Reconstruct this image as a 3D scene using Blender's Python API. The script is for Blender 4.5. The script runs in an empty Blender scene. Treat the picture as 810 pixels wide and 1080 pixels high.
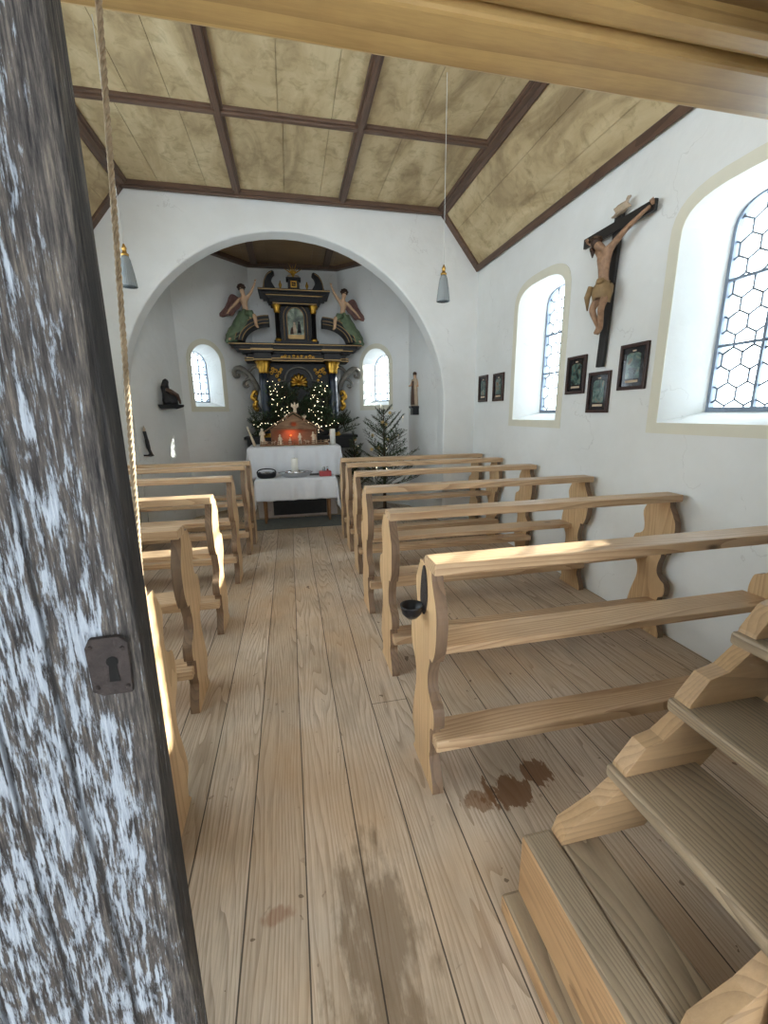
import bpy, bmesh, math, random
from mathutils import Vector, Matrix
from mathutils.geometry import tessellate_polygon
random.seed(7)
S = bpy.context.scene
COL = S.collection
PI = math.pi

# ------------------------------------------------------------------ camera
F_PX = 444.064
YAW, PIT, ROL = math.radians(12.19303), math.radians(13.19997), math.radians(-0.742278)
CAM = Vector((0, 0, 1.5))
_f = Vector((math.sin(YAW)*math.cos(PIT), math.cos(YAW)*math.cos(PIT), -math.sin(PIT)))
_r = Vector((math.cos(YAW), -math.sin(YAW), 0)); _u = _r.cross(_f)
RX = _r*math.cos(ROL) + _u*math.sin(ROL)
UX = -_r*math.sin(ROL) + _u*math.cos(ROL)
cam = bpy.data.cameras.new('camera'); co = bpy.data.objects.new('camera', cam); COL.objects.link(co)
m = Matrix((RX, UX, -_f)).transposed().to_4x4(); m.translation = CAM; co.matrix_world = m
cam.sensor_fit = 'VERTICAL'; cam.sensor_height = 36; cam.lens = 36*F_PX/1080
cam.clip_start = 0.05; cam.clip_end = 200
S.camera = co
def P(px, py, x=None, y=None, z=None):
    """point of the photographed pixel on a given plane of the room"""
    d = RX*((px-405)/F_PX) - UX*((py-540)/F_PX) + _f
    if z is not None: t = (z-CAM.z)/d.z
    elif y is not None: t = y/d.y
    else: t = x/d.x
    return CAM + d*t

# ------------------------------------------------------------------ light
W = bpy.data.worlds.new('sky'); S.world = W; W.use_nodes = True
bg = W.node_tree.nodes['Background']
bg.inputs[0].default_value = (0.87, 0.935, 1.0, 1); bg.inputs[1].default_value = 9.6
sl = bpy.data.lights.new('sun', 'SUN'); so = bpy.data.objects.new('sun', sl); COL.objects.link(so)
sl.energy = 26; sl.angle = math.radians(0.9); sl.color = (1, 0.93, 0.82)
so.rotation_euler = Vector((-1, -0.275, -0.362)).to_track_quat('-Z', 'Y').to_euler()
def portal(c, n, w, h):
    l = bpy.data.lights.new('sky_portal', 'AREA'); l.shape = 'RECTANGLE'; l.size = w; l.size_y = h
    l.cycles.is_portal = True
    o = bpy.data.objects.new('sky_portal', l); COL.objects.link(o); o.location = c
    o.rotation_euler = Vector(n).to_track_quat('-Z', 'Y').to_euler()
S.view_settings.view_transform = 'Standard'; S.view_settings.look = 'None'
S.view_settings.exposure = 0.2; S.view_settings.gamma = 1; S.view_settings.use_curve_mapping = False
S.cycles.max_bounces = 10; S.cycles.diffuse_bounces = 7; S.cycles.transparent_max_bounces = 12
S.cycles.sample_clamp_indirect = 6
S.cycles.use_denoising = True

# ------------------------------------------------------------------ materials
def srgb(r, g, b):
    return tuple(((c/255)/12.92 if c/255 <= .04045 else ((c/255+.055)/1.055)**2.4) for c in (r, g, b)) + (1,)
class NT:
    def __init__(s, name):
        s.m = bpy.data.materials.new(name); s.m.use_nodes = True
        s.t = s.m.node_tree; s.b = s.t.nodes['Principled BSDF']
    def n(s, ty, **k):
        n = s.t.nodes.new(ty)
        for a, v in k.items():
            if a.startswith('i_'):
                key = a[2:]; key = int(key) if key.isdigit() else key.replace('_', ' ')
                if isinstance(v, bpy.types.NodeSocket): s.t.links.new(v, n.inputs[key])
                else: n.inputs[key].default_value = v
            else: setattr(n, a, v)
        return n
    def l(s, a, b): s.t.links.new(a, b)
    def obj(s, scale=(1, 1, 1), rnd=False):
        c = s.n('ShaderNodeTexCoord').outputs['Object']
        if rnd:
            oi = s.n('ShaderNodeObjectInfo').outputs['Random']
            mul = s.n('ShaderNodeMath', operation='MULTIPLY', i_0=oi, i_1=37.0).outputs[0]
            c = s.n('ShaderNodeVectorMath', operation='ADD', i_0=c, i_1=mul).outputs[0]
        return s.n('ShaderNodeMapping', i_Vector=c, i_Scale=scale).outputs[0]
    def noise(s, v, sc=5, det=4, rough=.55, dist=0):
        return s.n('ShaderNodeTexNoise', i_Vector=v, i_Scale=sc, i_Detail=det, i_Roughness=rough, i_Distortion=dist).outputs[0]
    def ramp(s, f, stops):
        r = s.n('ShaderNodeValToRGB', i_Fac=f); e = r.color_ramp.elements
        while len(e) < len(stops): e.new(.5)
        for k, (p, c) in zip(e, stops): k.position = p; k.color = c if len(c) == 4 else (*c, 1)
        return r.outputs[0]
    def mix(s, f, a, b, mode='MIX'):
        n = s.t.nodes.new('ShaderNodeMix'); n.data_type = 'RGBA'; n.blend_type = mode
        for i, v in ((0, f), (6, a), (7, b)):
            if isinstance(v, bpy.types.NodeSocket): s.t.links.new(v, n.inputs[i])
            else: n.inputs[i].default_value = v
        return n.outputs[2]
    def math(s, op, a, b=0.0, c=0.0):
        n = s.t.nodes.new('ShaderNodeMath'); n.operation = op
        for i, v in enumerate((a, b, c)):
            if isinstance(v, bpy.types.NodeSocket): s.t.links.new(v, n.inputs[i])
            else: n.inputs[i].default_value = v
        return n.outputs[0]
    def out(s, col, rough=.6, bump=None, bs=.2, bd=.01, metal=0, spec=.4):
        for k, v in (('Base Color', col), ('Roughness', rough), ('Metallic', metal), ('Specular IOR Level', spec)):
            if isinstance(v, bpy.types.NodeSocket): s.l(v, s.b.inputs[k])
            else: s.b.inputs[k].default_value = v
        if bump is not None:
            b = s.n('ShaderNodeBump', i_Height=bump, i_Strength=bs, i_Distance=bd); s.l(b.outputs[0], s.b.inputs['Normal'])
        return s.m
def BW(v): return (v, v, v, 1)

def mat_plain(name, c, rough=.5, metal=0, var=.12, sc=8, bs=.15, bd=.01):
    t = NT(name); v = t.obj(); n = t.noise(v, sc, 5)
    col = t.mix(n, tuple(x*(1-var*2) for x in c[:3])+(1,), tuple(min(1, x*(1+var)) for x in c[:3])+(1,))
    return t.out(col, rough, n, bs, bd, metal)
def mat_plaster(name, c, c2):
    t = NT(name); v = t.obj()
    n1 = t.noise(v, 1.3, 5, .6); n2 = t.noise(v, 14, 6, .6); n3 = t.noise(v, 3.5, 3, .5, .6)
    col = t.mix(t.ramp(n1, [(.35, BW(0)), (.7, BW(1))]), c, c2)
    # hairline cracks
    w = t.n('ShaderNodeTexVoronoi', feature='DISTANCE_TO_EDGE', i_Vector=t.n('ShaderNodeVectorMath', operation='ADD', i_0=v,
        i_1=t.n('ShaderNodeTexNoise', i_Vector=v, i_Scale=3.0, i_Detail=5.0).outputs[1]).outputs[0], i_Scale=.42).outputs[0]
    cr = t.math('MULTIPLY', t.math('LESS_THAN', w, .0022), t.math('GREATER_THAN', n3, .5))
    col = t.mix(t.math('MULTIPLY', cr, .2), col, (.35, .33, .3, 1))
    h = t.math('ADD', t.math('MULTIPLY', n2, .3), n3)
    return t.out(col, .85, h, .35, .02, spec=.2)
def mat_wood(name, base, dark, axis='X', ring=26, rough=.5, knots=True, contrast=.55, grey=None, bs=.12, stretch=.09, spec=.4):
    t = NT(name)
    sc = {'X': (stretch, 1, 1), 'Y': (1, stretch, 1), 'Z': (1, 1, stretch)}[axis]
    v = t.obj(sc, True)
    big = t.noise(v, 3.2, 2, .5)
    c = t.n('ShaderNodeSeparateXYZ', i_Vector=v).outputs
    a, b = {'X': (1, 2), 'Y': (0, 2), 'Z': (0, 1)}[axis]
    s = t.math('ADD', t.math('ADD', c[a], t.math('MULTIPLY', c[b], .6)), t.math('MULTIPLY', big, .55))
    rings = t.math('FRACT', t.math('MULTIPLY', s, ring))
    rings = t.math('POWER', rings, 2.2)
    fine = t.noise(v, 95, 4, .65)
    f = t.math('ADD', t.math('MULTIPLY', rings, contrast), t.math('MULTIPLY', t.math('SUBTRACT', fine, .45), .6))
    col = t.mix(f, base, dark)
    v2 = t.obj((1, 1, 1), True); blot = t.noise(v2, 2.2, 4, .6)
    col = t.mix(t.math('MULTIPLY', t.ramp(blot, [(.42, BW(0)), (.72, BW(1))]), .45), col, grey or dark)
    if knots:
        ks = {'X': (.45, 1, 1), 'Y': (1, .45, 1), 'Z': (1, 1, .45)}[axis]
        k = t.n('ShaderNodeTexVoronoi', i_Vector=t.obj(ks, True), i_Scale=4.2, i_Randomness=1.0).outputs[0]
        col = t.mix(t.ramp(k, [(.035, BW(.85)), (.085, BW(0))]), col, tuple(x*.35 for x in dark[:3])+(1,))
    return t.out(col, rough, f, bs, .004, spec=spec)

M = {}
M['wall'] = mat_plaster('limewash', srgb(230, 232, 231), srgb(220, 221, 218))
M['border'] = mat_plain('stone_grey_border', srgb(220, 217, 200), .85, var=.04)
M['pew'] = mat_wood('pew_pine', srgb(206, 176, 140), srgb(142, 104, 70), 'X', 46, .42, grey=srgb(160, 132, 104), contrast=.62)
M['pew_end'] = mat_wood('pew_end_pine', srgb(212, 180, 138), srgb(152, 112, 72), 'Z', 40, .42, grey=srgb(168, 138, 106), contrast=.5)
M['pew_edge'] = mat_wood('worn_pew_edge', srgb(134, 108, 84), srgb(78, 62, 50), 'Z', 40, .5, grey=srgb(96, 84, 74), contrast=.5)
M['step'] = mat_wood('worn_step_wood', srgb(158, 140, 116), srgb(76, 64, 52), 'Y', 62, .5, grey=srgb(116, 102, 86), contrast=.6, bs=.35, stretch=.14)
M['ochre'] = mat_wood('ochre_lit_face', srgb(188, 152, 112), srgb(112, 80, 54), 'Y', 56, .5, grey=srgb(150, 116, 80), contrast=.5, bs=.3)  # left-facing step sides: light falling on them is put into the colour
M['stringer'] = mat_wood('worn_stringer_wood', srgb(182, 150, 112), srgb(104, 80, 58), 'X', 34, .5, grey=srgb(130, 110, 88), contrast=.4, bs=.25)
M['beam'] = mat_wood('varnished_beam', srgb(196, 164, 108), srgb(116, 84, 46), 'X', 9, .4, grey=srgb(128, 94, 54), contrast=.4, knots=False)
M['soffit'] = mat_wood('soffit_board', srgb(140, 112, 74), srgb(80, 58, 36), 'X', 10, .35, grey=srgb(104, 80, 52), contrast=.3, knots=False)
M['mould'] = mat_wood('dark_moulding', srgb(104, 80, 64), srgb(58, 42, 34), 'Y', 30, .5, knots=False, contrast=.5)
M['rail_black'] = mat_plain('black_wood', srgb(40, 36, 34), .4, var=.3)
M['altar_black'] = mat_plain('black_lacquer', srgb(16, 14, 15), .5, var=.2)
M['altar_blue'] = mat_plain('blue_marbled_column', srgb(30, 40, 56), .3, var=.4, sc=14)
M['gold'] = mat_plain('gilding', srgb(206, 160, 70), .35, 1, .25, 20)
M['goldtrim'] = mat_plain('gold_trim', srgb(170, 140, 92), .45, .5, .2, 20)
M['skin'] = mat_plain('painted_flesh', srgb(205, 168, 135), .5, var=.15, sc=14)
M['corpus'] = mat_plain('carved_corpus', srgb(166, 130, 102), .5, var=.4, sc=26, bs=.6, bd=.02)
M['loin'] = mat_plain('loincloth', srgb(150, 122, 84), .6, var=.3, sc=20)
M['hair'] = mat_plain('brown_hair', srgb(66, 46, 34), .6, var=.3, sc=30)
M['green_cloth'] = mat_plain('green_drapery', srgb(104, 122, 92), .55, var=.35, sc=14)
M['wing'] = mat_plain('wing_rose', srgb(140, 104, 98), .6, var=.3, sc=12)
M['scroll'] = mat_plain('grey_scroll', srgb(120, 116, 108), .5, .2, var=.3, sc=20)
M['cloth'] = mat_plain('white_linen', srgb(222, 224, 228), .85, var=.03, sc=20)
M['white'] = mat_plain('white_wax', srgb(240, 238, 230), .5, var=.03)
M['silver'] = mat_plain('silver', srgb(205, 205, 208), .22, 1, .1)
M['black'] = mat_plain('black_enamel', srgb(26, 27, 32), .35, var=.2)
M['pit'] = mat_plain('dark_hole', srgb(10, 9, 9), .9)
M['red'] = mat_plain('red_glass', srgb(170, 60, 64), .3, var=.2)
M['iron'] = mat_plain('rusty_iron', srgb(52, 44, 42), .75, 0, .4, 60, .6)
M['lead'] = mat_plain('lead_came', srgb(120, 126, 134), .6, .2, .1)
M['bar'] = mat_plain('window_bar', srgb(122, 134, 150), .5, .2, .1)  # lighter grey-blue: glare from the panes is put into the colour
M['brass'] = mat_plain('brass', srgb(190, 150, 80), .3, 1, .1)
M['crib'] = mat_wood('crib_wood', srgb(150, 118, 88), srgb(80, 56, 40), 'X', 60, .7)
M['carve'] = mat_plain('pale_carving', srgb(225, 208, 182), .6, var=.1)
M['bark'] = mat_plain('bark', srgb(78, 60, 46), .9, var=.3, sc=30)
M['needle'] = mat_plain('fir_needle', srgb(46, 74, 40), .6, var=.4, sc=6)
M['cord'] = mat_plain('white_cord', srgb(200, 200, 195), .6)
M['brick'] = mat_plain('whitewashed_stone', srgb(190, 178, 168), .9, var=.15, sc=12)
M['rug'] = mat_plain('grey_rug', srgb(104, 108, 106), .95, var=.2, sc=16)
M['redrug'] = mat_plain('brown_cloth', srgb(104, 76, 66), .9, var=.2, sc=16)
M['dark'] = mat_plain('dark_antependium', srgb(36, 34, 32), .6, var=.4, sc=14)
M['table_wood'] = mat_wood('table_wood', srgb(150, 110, 72), srgb(96, 64, 40), 'Z', 30, .5)
M['statue_robe'] = mat_plain('statue_robe', srgb(196, 176, 152), .55, var=.25, sc=18)
M['statue_mantle'] = mat_plain('statue_mantle', srgb(96, 72, 60), .55, var=.3, sc=18)
M['pieta'] = mat_plain('pieta_dark', srgb(38, 36, 38), .5, var=.3, sc=20)
M['straw'] = mat_plain('straw', srgb(214, 186, 120), .6, var=.1)
def emis(name, c, e):
    t = NT(name); t.b.inputs['Emission Color'].default_value = c; t.b.inputs['Emission Strength'].default_value = e
    t.b.inputs['Base Color'].default_value = c; return t.m
M['bulb'] = emis('warm_bulb', (1, .86, .6, 1), 4.0)

def mat_ceiling():
    t = NT('painted_ceiling_boards'); v = t.obj((1, .35, 1)); v2 = t.obj()
    n1 = t.noise(v, 2.6, 6, .62, 1.2); n2 = t.noise(v2, 9, 6, .65, .8); n3 = t.noise(v2, 40, 3, .6)
    col = t.ramp(n1, [(.30, srgb(146, 126, 94)), (.47, srgb(184, 164, 126)), (.6, srgb(200, 182, 144)), (.75, srgb(214, 200, 164))])
    col = t.mix(t.math('MULTIPLY', t.ramp(n2, [(.5, BW(0)), (.72, BW(1))]), .6), col, srgb(128, 108, 72))
    return t.out(col, .6, t.math('ADD', n2, t.math('MULTIPLY', n3, .4)), .2, .008, spec=.3)
M['ceil'] = mat_ceiling()

def mat_door():
    t = NT('weathered_painted_door'); v = t.obj((1, 1, .07)); v2 = t.obj((1, 1, .16)); v3 = t.obj()
    fine = t.noise(v, 270, 6, .7); mid = t.noise(v2, 85, 7, .75, .2); big = t.noise(v3, 5, 3, .5)
    low = t.noise(v3, 1.8, 3, .5)
    wood = t.ramp(fine, [(.35, srgb(26, 25, 28)), (.5, srgb(74, 70, 68)), (.68, srgb(124, 116, 106))])
    paint = t.ramp(fine, [(.3, srgb(116, 124, 136)), (.6, srgb(164, 173, 184))])
    f = t.math('ADD', t.math('ADD', t.math('MULTIPLY', mid, .58), t.math('MULTIPLY', fine, .32)), t.math('MULTIPLY', low, .18))
    # paint survives better on the lower half (wear of the thing itself)
    z = t.n('ShaderNodeSeparateXYZ', i_Vector=v3).outputs
    f = t.math('SUBTRACT', f, t.math('MULTIPLY', z[2], .05))
    # the bare dark strip along the latch edge, paint nearly gone
    edge = t.n('ShaderNodeMapRange', i_Value=z[0], i_From_Min=-.035, i_From_Max=-.002, i_To_Min=0.0, i_To_Max=.085).outputs[0]
    f = t.math('SUBTRACT', f, edge)
    mask = t.ramp(f, [(.462, BW(0)), (.500, BW(1))])
    col = t.mix(mask, wood, paint)
    w = t.n('ShaderNodeTexWave', i_Vector=t.obj((1, 1, .12)), i_Scale=4.2, i_Distortion=7.0, i_Detail=2.0, i_Detail_Scale=1.2).outputs[1]
    cr = t.ramp(w, [(.0, BW(1)), (.03, BW(0))])
    col = t.mix(t.math('MULTIPLY', cr, .8), col, srgb(18, 18, 20))
    h = t.math('ADD', t.math('ADD', fine, t.math('MULTIPLY', mask, .5)), t.math('MULTIPLY', cr, -1.5))
    return t.out(col, .65, h, .7, .005, spec=.3)
M['door'] = mat_door()

def mat_floor():
    t = NT('worn_floorboards'); raw = t.n('ShaderNodeTexCoord').outputs['Object']
    s = t.n('ShaderNodeSeparateXYZ', i_Vector=raw).outputs
    BWID = .189
    wob = t.math('MULTIPLY', t.math('SUBTRACT', t.noise(t.n('ShaderNodeMapping', i_Vector=raw, i_Scale=(.5, .35, 1)).outputs[0], 1.0, 1), .5), .05)
    xb = t.math('DIVIDE', t.math('ADD', t.math('ADD', s[0], .043+.189*20), wob), BWID)
    idx = t.math('FLOOR', xb); fr = t.math('FRACT', xb)
    rnd = t.n('ShaderNodeTexWhiteNoise', noise_dimensions='1D', i_W=idx).outputs
    off = t.n('ShaderNodeCombineXYZ', i_X=t.math('MULTIPLY', rnd[0], 31.0), i_Y=t.math('MULTIPLY', rnd[0], 17.0), i_Z=0.0).outputs[0]
    v0 = t.n('ShaderNodeVectorMath', operation='ADD', i_0=raw, i_1=off).outputs[0]
    v = t.n('ShaderNodeMapping', i_Vector=v0, i_Scale=(1, .11, 1)).outputs[0]
    vs = t.n('ShaderNodeMapping', i_Vector=v0, i_Scale=(1, .035, 1)).outputs[0]
    big = t.noise(v, 5.0, 2, .45)
    q = t.math('ADD', s[0], t.math('MULTIPLY', big, .42))
    ring = t.math('POWER', t.math('FRACT', t.math('MULTIPLY', q, 46.0)), 2.6)
    fine = t.noise(vs, 150, 4, .7)
    f = t.math('ADD', t.math('MULTIPLY', ring, .5), t.math('MULTIPLY', t.math('SUBTRACT', fine, .44), 1.3))
    tone = t.mix(rnd[0], srgb(212, 196, 177), srgb(192, 174, 153))
    col = t.mix(f, tone, srgb(118, 94, 72))
    # warm scuffed zones and grey trodden zones
    n = t.noise(raw, 1.1, 4, .55)
    col = t.mix(t.math('MULTIPLY', t.ramp(n, [(.45, BW(0)), (.6, BW(1))]), .45), col, srgb(186, 152, 112))
    n = t.noise(t.n('ShaderNodeMapping', i_Vector=raw, i_Scale=(1.6, .6, 1), i_Location=(4, 2, 0)).outputs[0], 2.2, 5, .6)
    col = t.mix(t.math('MULTIPLY', t.ramp(n, [(.5, BW(0)), (.66, BW(1))]), .4), col, srgb(140, 126, 108))
    # little dark dents and shoe marks
    vm = t.n('ShaderNodeMapping', i_Vector=raw, i_Scale=(1, .55, 1)).outputs[0]
    vd = t.n('ShaderNodeVectorMath', operation='ADD', i_0=vm, i_1=t.n('ShaderNodeVectorMath', operation='SCALE',
        i_0=t.n('ShaderNodeTexNoise', i_Vector=raw, i_Scale=22.0, i_Detail=2.0).outputs[1], i_Scale=.07).outputs[0]).outputs[0]
    k = t.n('ShaderNodeTexVoronoi', i_Vector=vd, i_Scale=9.0, i_Randomness=1.0)
    rs = t.n('ShaderNodeTexWhiteNoise', noise_dimensions='3D', i_Vector=k.outputs['Color']).outputs[0]
    dot = t.math('MULTIPLY', t.math('LESS_THAN', k.outputs[0], t.math('MULTIPLY', rs, .11)), t.math('GREATER_THAN', rs, .5))
    col = t.mix(t.math('MULTIPLY', dot, .7), col, srgb(86, 64, 46))
    k2 = t.n('ShaderNodeTexVoronoi', i_Vector=vd, i_Scale=26.0, i_Randomness=1.0)
    rs2 = t.n('ShaderNodeTexWhiteNoise', noise_dimensions='3D', i_Vector=k2.outputs['Color']).outputs[0]
    dirt = t.ramp(t.noise(raw, 1.7, 3), [(.42, BW(0)), (.62, BW(1))])
    dot2 = t.math('MULTIPLY', t.math('LESS_THAN', k2.outputs[0], t.math('MULTIPLY', rs2, .16)), t.math('GREATER_THAN', rs2, .62))
    col = t.mix(t.math('MULTIPLY', t.math('MULTIPLY', dot2, dirt), .6), col, srgb(92, 70, 52))
    # wet stains beside the steps and in the aisle
    def blob(cx, cy, rx, ry, c, amt, soft=.25, ns=9):
        nonlocal col
        d = t.n('ShaderNodeMapping', i_Vector=t.n('ShaderNodeVectorMath', operation='SUBTRACT', i_0=raw, i_1=(cx, cy, 0)).outputs[0], i_Scale=(1/rx, 1/ry, 0)).outputs[0]
        L = t.n('ShaderNodeVectorMath', operation='LENGTH', i_0=d).outputs['Value']
        nn = t.noise(t.n('ShaderNodeMapping', i_Vector=raw, i_Scale=(1, .35, 1)).outputs[0], ns*2.2, 5, .6)
        e = t.math('ADD', L, t.math('MULTIPLY', t.math('SUBTRACT', nn, .5), 2.6))
        mk = t.ramp(e, [(max(0, .8-soft), BW(1)), (.8+soft, BW(0))])
        col = t.mix(t.math('MULTIPLY', mk, amt), col, c)
    blob(.78, 1.27, .12, .085, srgb(112, 74, 40), .85, .05)
    blob(.93, 1.33, .07, .09, srgb(112, 74, 40), .85, .05)
    blob(.64, 1.26, .08, .05, srgb(124, 88, 54), .7, .08)
    blob(.17, .88, .14, .35, srgb(112, 92, 70), .65, .3)
    blob(.10, .55, .16, .3, srgb(120, 102, 80), .6, .3)
    blob(-.14, 1.03, .05, .035, srgb(138, 92, 66), .5, .15)
    gap = t.math('LESS_THAN', t.math('ABSOLUTE', t.math('SUBTRACT', fr, .5)), .487)
    gapm = t.math('SUBTRACT', 1.0, gap)
    vj = t.math('ADD', t.math('DIVIDE', s[1], 9.3), t.math('MULTIPLY', rnd[0], 5.0))
    jf = t.math('FRACT', vj); j = t.math('LESS_THAN', jf, .0004)
    gm = t.math('MAXIMUM', gapm, j)
    col = t.mix(t.math('MULTIPLY', gm, .85), col, srgb(38, 28, 20))
    h = t.math('SUBTRACT', t.math('MULTIPLY', f, .35), t.math('MULTIPLY', gm, 1.5))
    return t.out(col, .58, h, .35, .005, spec=.35)
M['floor'] = mat_floor()

def mat_glass():
    t = NT('old_window_glass'); nt = t.t
    tr = t.n('ShaderNodeBsdfTransparent', i_Color=(.93, .97, .98, 1)); gl = t.n('ShaderNodeBsdfGlossy', i_Roughness=.05)
    mx = t.n('ShaderNodeMixShader', i_0=.05); t.l(tr.outputs[0], mx.inputs[1]); t.l(gl.outputs[0], mx.inputs[2])
    t.l(mx.outputs[0], nt.nodes['Material Output'].inputs[0]); return t.m
M['glass'] = mat_glass()
def mat_lampglass():
    t = NT('ribbed_lamp_glass'); nt = t.t
    tr = t.n('ShaderNodeBsdfTransparent', i_Color=(.8, .85, .87, 1))
    t.out(srgb(150, 156, 158), .15); mx = t.n('ShaderNodeMixShader', i_0=.75); t.l(tr.outputs[0], mx.inputs[1]); t.l(t.b.outputs[0], mx.inputs[2])
    t.l(mx.outputs[0], nt.nodes['Material Output'].inputs[0]); return t.m
M['lampglass'] = mat_lampglass()
def mat_rope():
    t = NT('twisted_rope'); v = t.obj()
    c = t.n('ShaderNodeSeparateXYZ', i_Vector=v).outputs
    w = t.math('FRACT', t.math('MULTIPLY', c[2], 14.0)); n = t.noise(v, 60, 4)
    col = t.mix(t.math('MULTIPLY', n, 1.0), srgb(214, 196, 168), srgb(150, 122, 92))
    return t.out(col, .85, n, .3, .003)
M['rope'] = mat_rope()
def mat_picture(k):
    t = NT('reverse_painted_picture'); v = t.obj((9, 9, 9)); v = t.n('ShaderNodeVectorMath', operation='ADD', i_0=v, i_1=(k*3.1, 0, k)).outputs[0]
    n = t.noise(v, 1.6, 5, .6, 1.0)
    col = t.ramp(n, [(.35, srgb(30, 34, 36)), (.48, srgb(64, 88, 84)), (.56, srgb(96, 118, 108)), (.66, srgb(120, 96, 74)), (.8, srgb(38, 34, 40))])
    return t.out(col, .12, None, spec=.6)
def mat_altarpic():
    t = NT('altar_painting'); v = t.obj((5, 5, 5)); n = t.noise(v, 1.3, 4, .5, .8)
    z = t.n('ShaderNodeSeparateXYZ', i_Vector=t.obj()).outputs
    col = t.ramp(n, [(.35, srgb(40, 44, 40)), (.5, srgb(96, 110, 90)), (.62, srgb(150, 160, 140)), (.8, srgb(60, 50, 40))])
    return t.out(col, .3)

# ------------------------------------------------------------------ mesh helpers
def obj(name, bm, mat, parent=None, smooth=False, bevel=0, loc=None, seg=2):
    me = bpy.data.meshes.new(name)
    bmesh.ops.recalc_face_normals(bm, faces=bm.faces)
    bm.to_mesh(me); bm.free()
    for mm in (mat if isinstance(mat, (list, tuple)) else [mat]): me.materials.append(mm)
    if smooth:
        for p in me.polygons: p.use_smooth = True
    o = bpy.data.objects.new(name, me); COL.objects.link(o)
    if parent: o.parent = parent
    if loc: o.location = loc
    if bevel:
        b = o.modifiers.new('bevel', 'BEVEL'); b.width = bevel; b.segments = seg; b.limit_method = 'ANGLE'; b.angle_limit = math.radians(35)
    return o
def empty(name, loc=(0, 0, 0), rz=0):
    o = bpy.data.objects.new(name, None); COL.objects.link(o); o.location = loc; o.rotation_euler = (0, 0, rz); o.empty_display_size = .05
    return o
def tag(o, label=None, cat=None, group=None, kind=None):
    if label: o['label'] = label
    if cat: o['category'] = cat
    if group: o['group'] = group
    if kind: o['kind'] = kind
    return o
def struct(o): o['kind'] = 'structure'; return o
def children(r): return list(r.children)
def dup(r, parent=None):
    c = r.copy(); COL.objects.link(c); c.parent = parent
    for ch in children(r): dup(ch, c)
    return c
def B(): return bmesh.new()
def box(bm, x0, x1, y0, y1, z0, z1, M4=None, mi=0):
    vs = [bm.verts.new((x, y, z)) for z in (z0, z1) for y in (y0, y1) for x in (x0, x1)]
    if M4:
        for v in vs: v.co = M4 @ v.co
    fs = [bm.faces.new([vs[i] for i in f]) for f in ((0, 1, 3, 2), (4, 5, 7, 6), (0, 1, 5, 4), (2, 3, 7, 6), (0, 2, 6, 4), (1, 3, 7, 5))]
    for f in fs: f.material_index = mi
    return vs
def frame_of(d):
    d = d.normalized(); a = Vector((0, 0, 1)) if abs(d.z) < .9 else Vector((1, 0, 0))
    u = d.cross(a).normalized(); return u, d.cross(u)
def tube(bm, pts, r, n=8, cap=True, flat=1.0, mi=0):
    pts = [Vector(p) for p in pts]; rings = []; rr = r if isinstance(r, (list, tuple)) else [r]*len(pts)
    u = None
    for i, p in enumerate(pts):
        d = (pts[min(i+1, len(pts)-1)] - pts[max(i-1, 0)])
        if d.length < 1e-9: d = Vector((0, 0, 1))
        d.normalize()
        if u is None: u, w = frame_of(d)
        else:
            u = (u - d*u.dot(d)).normalized(); w = d.cross(u)
        rings.append([bm.verts.new(p + (u*math.cos(2*PI*k/n)*flat + w*math.sin(2*PI*k/n))*max(rr[i], 1e-4)) for k in range(n)])
    for a, b in zip(rings, rings[1:]):
        for k in range(n): bm.faces.new((a[k], a[(k+1) % n], b[(k+1) % n], b[k])).material_index = mi
    if cap: bm.faces.new(rings[0]).material_index = mi; bm.faces.new(rings[-1][::-1]).material_index = mi
def lathe(bm, prof, c=(0, 0, 0), n=20, mi=0, ribs=0, ramp=.0, sx=1, sy=1):
    rings = []
    for r, z in prof:
        rings.append([bm.verts.new((c[0]+sx*(r*(1+ramp*math.cos(ribs*2*PI*k/n)))*math.cos(2*PI*k/n), c[1]+sy*(r*(1+ramp*math.cos(ribs*2*PI*k/n)))*math.sin(2*PI*k/n), c[2]+z)) for k in range(n)])
    for a, b in zip(rings, rings[1:]):
        for k in range(n): bm.faces.new((a[k], a[(k+1) % n], b[(k+1) % n], b[k])).material_index = mi
    if prof[0][0] > 1e-5: bm.faces.new(rings[0][::-1]).material_index = mi
    if prof[-1][0] > 1e-5: bm.faces.new(rings[-1]).material_index = mi
def ball(bm, c, r, n=10, mi=0, sc=(1, 1, 1)):
    c = Vector(c); prof = []
    rings = []
    for i in range(n//2+1):
        a = -PI/2+PI*i/(n//2); rings.append([bm.verts.new((c.x+sc[0]*r*max(math.cos(a), .02)*math.cos(2*PI*k/n), c.y+sc[1]*r*max(math.cos(a), .02)*math.sin(2*PI*k/n), c.z+sc[2]*r*math.sin(a))) for k in range(n)])
    for a, b in zip(rings, rings[1:]):
        for k in range(n): bm.faces.new((a[k], a[(k+1) % n], b[(k+1) % n], b[k])).material_index = mi
    bm.faces.new(rings[0][::-1]).material_index = mi; bm.faces.new(rings[-1]).material_index = mi
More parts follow.
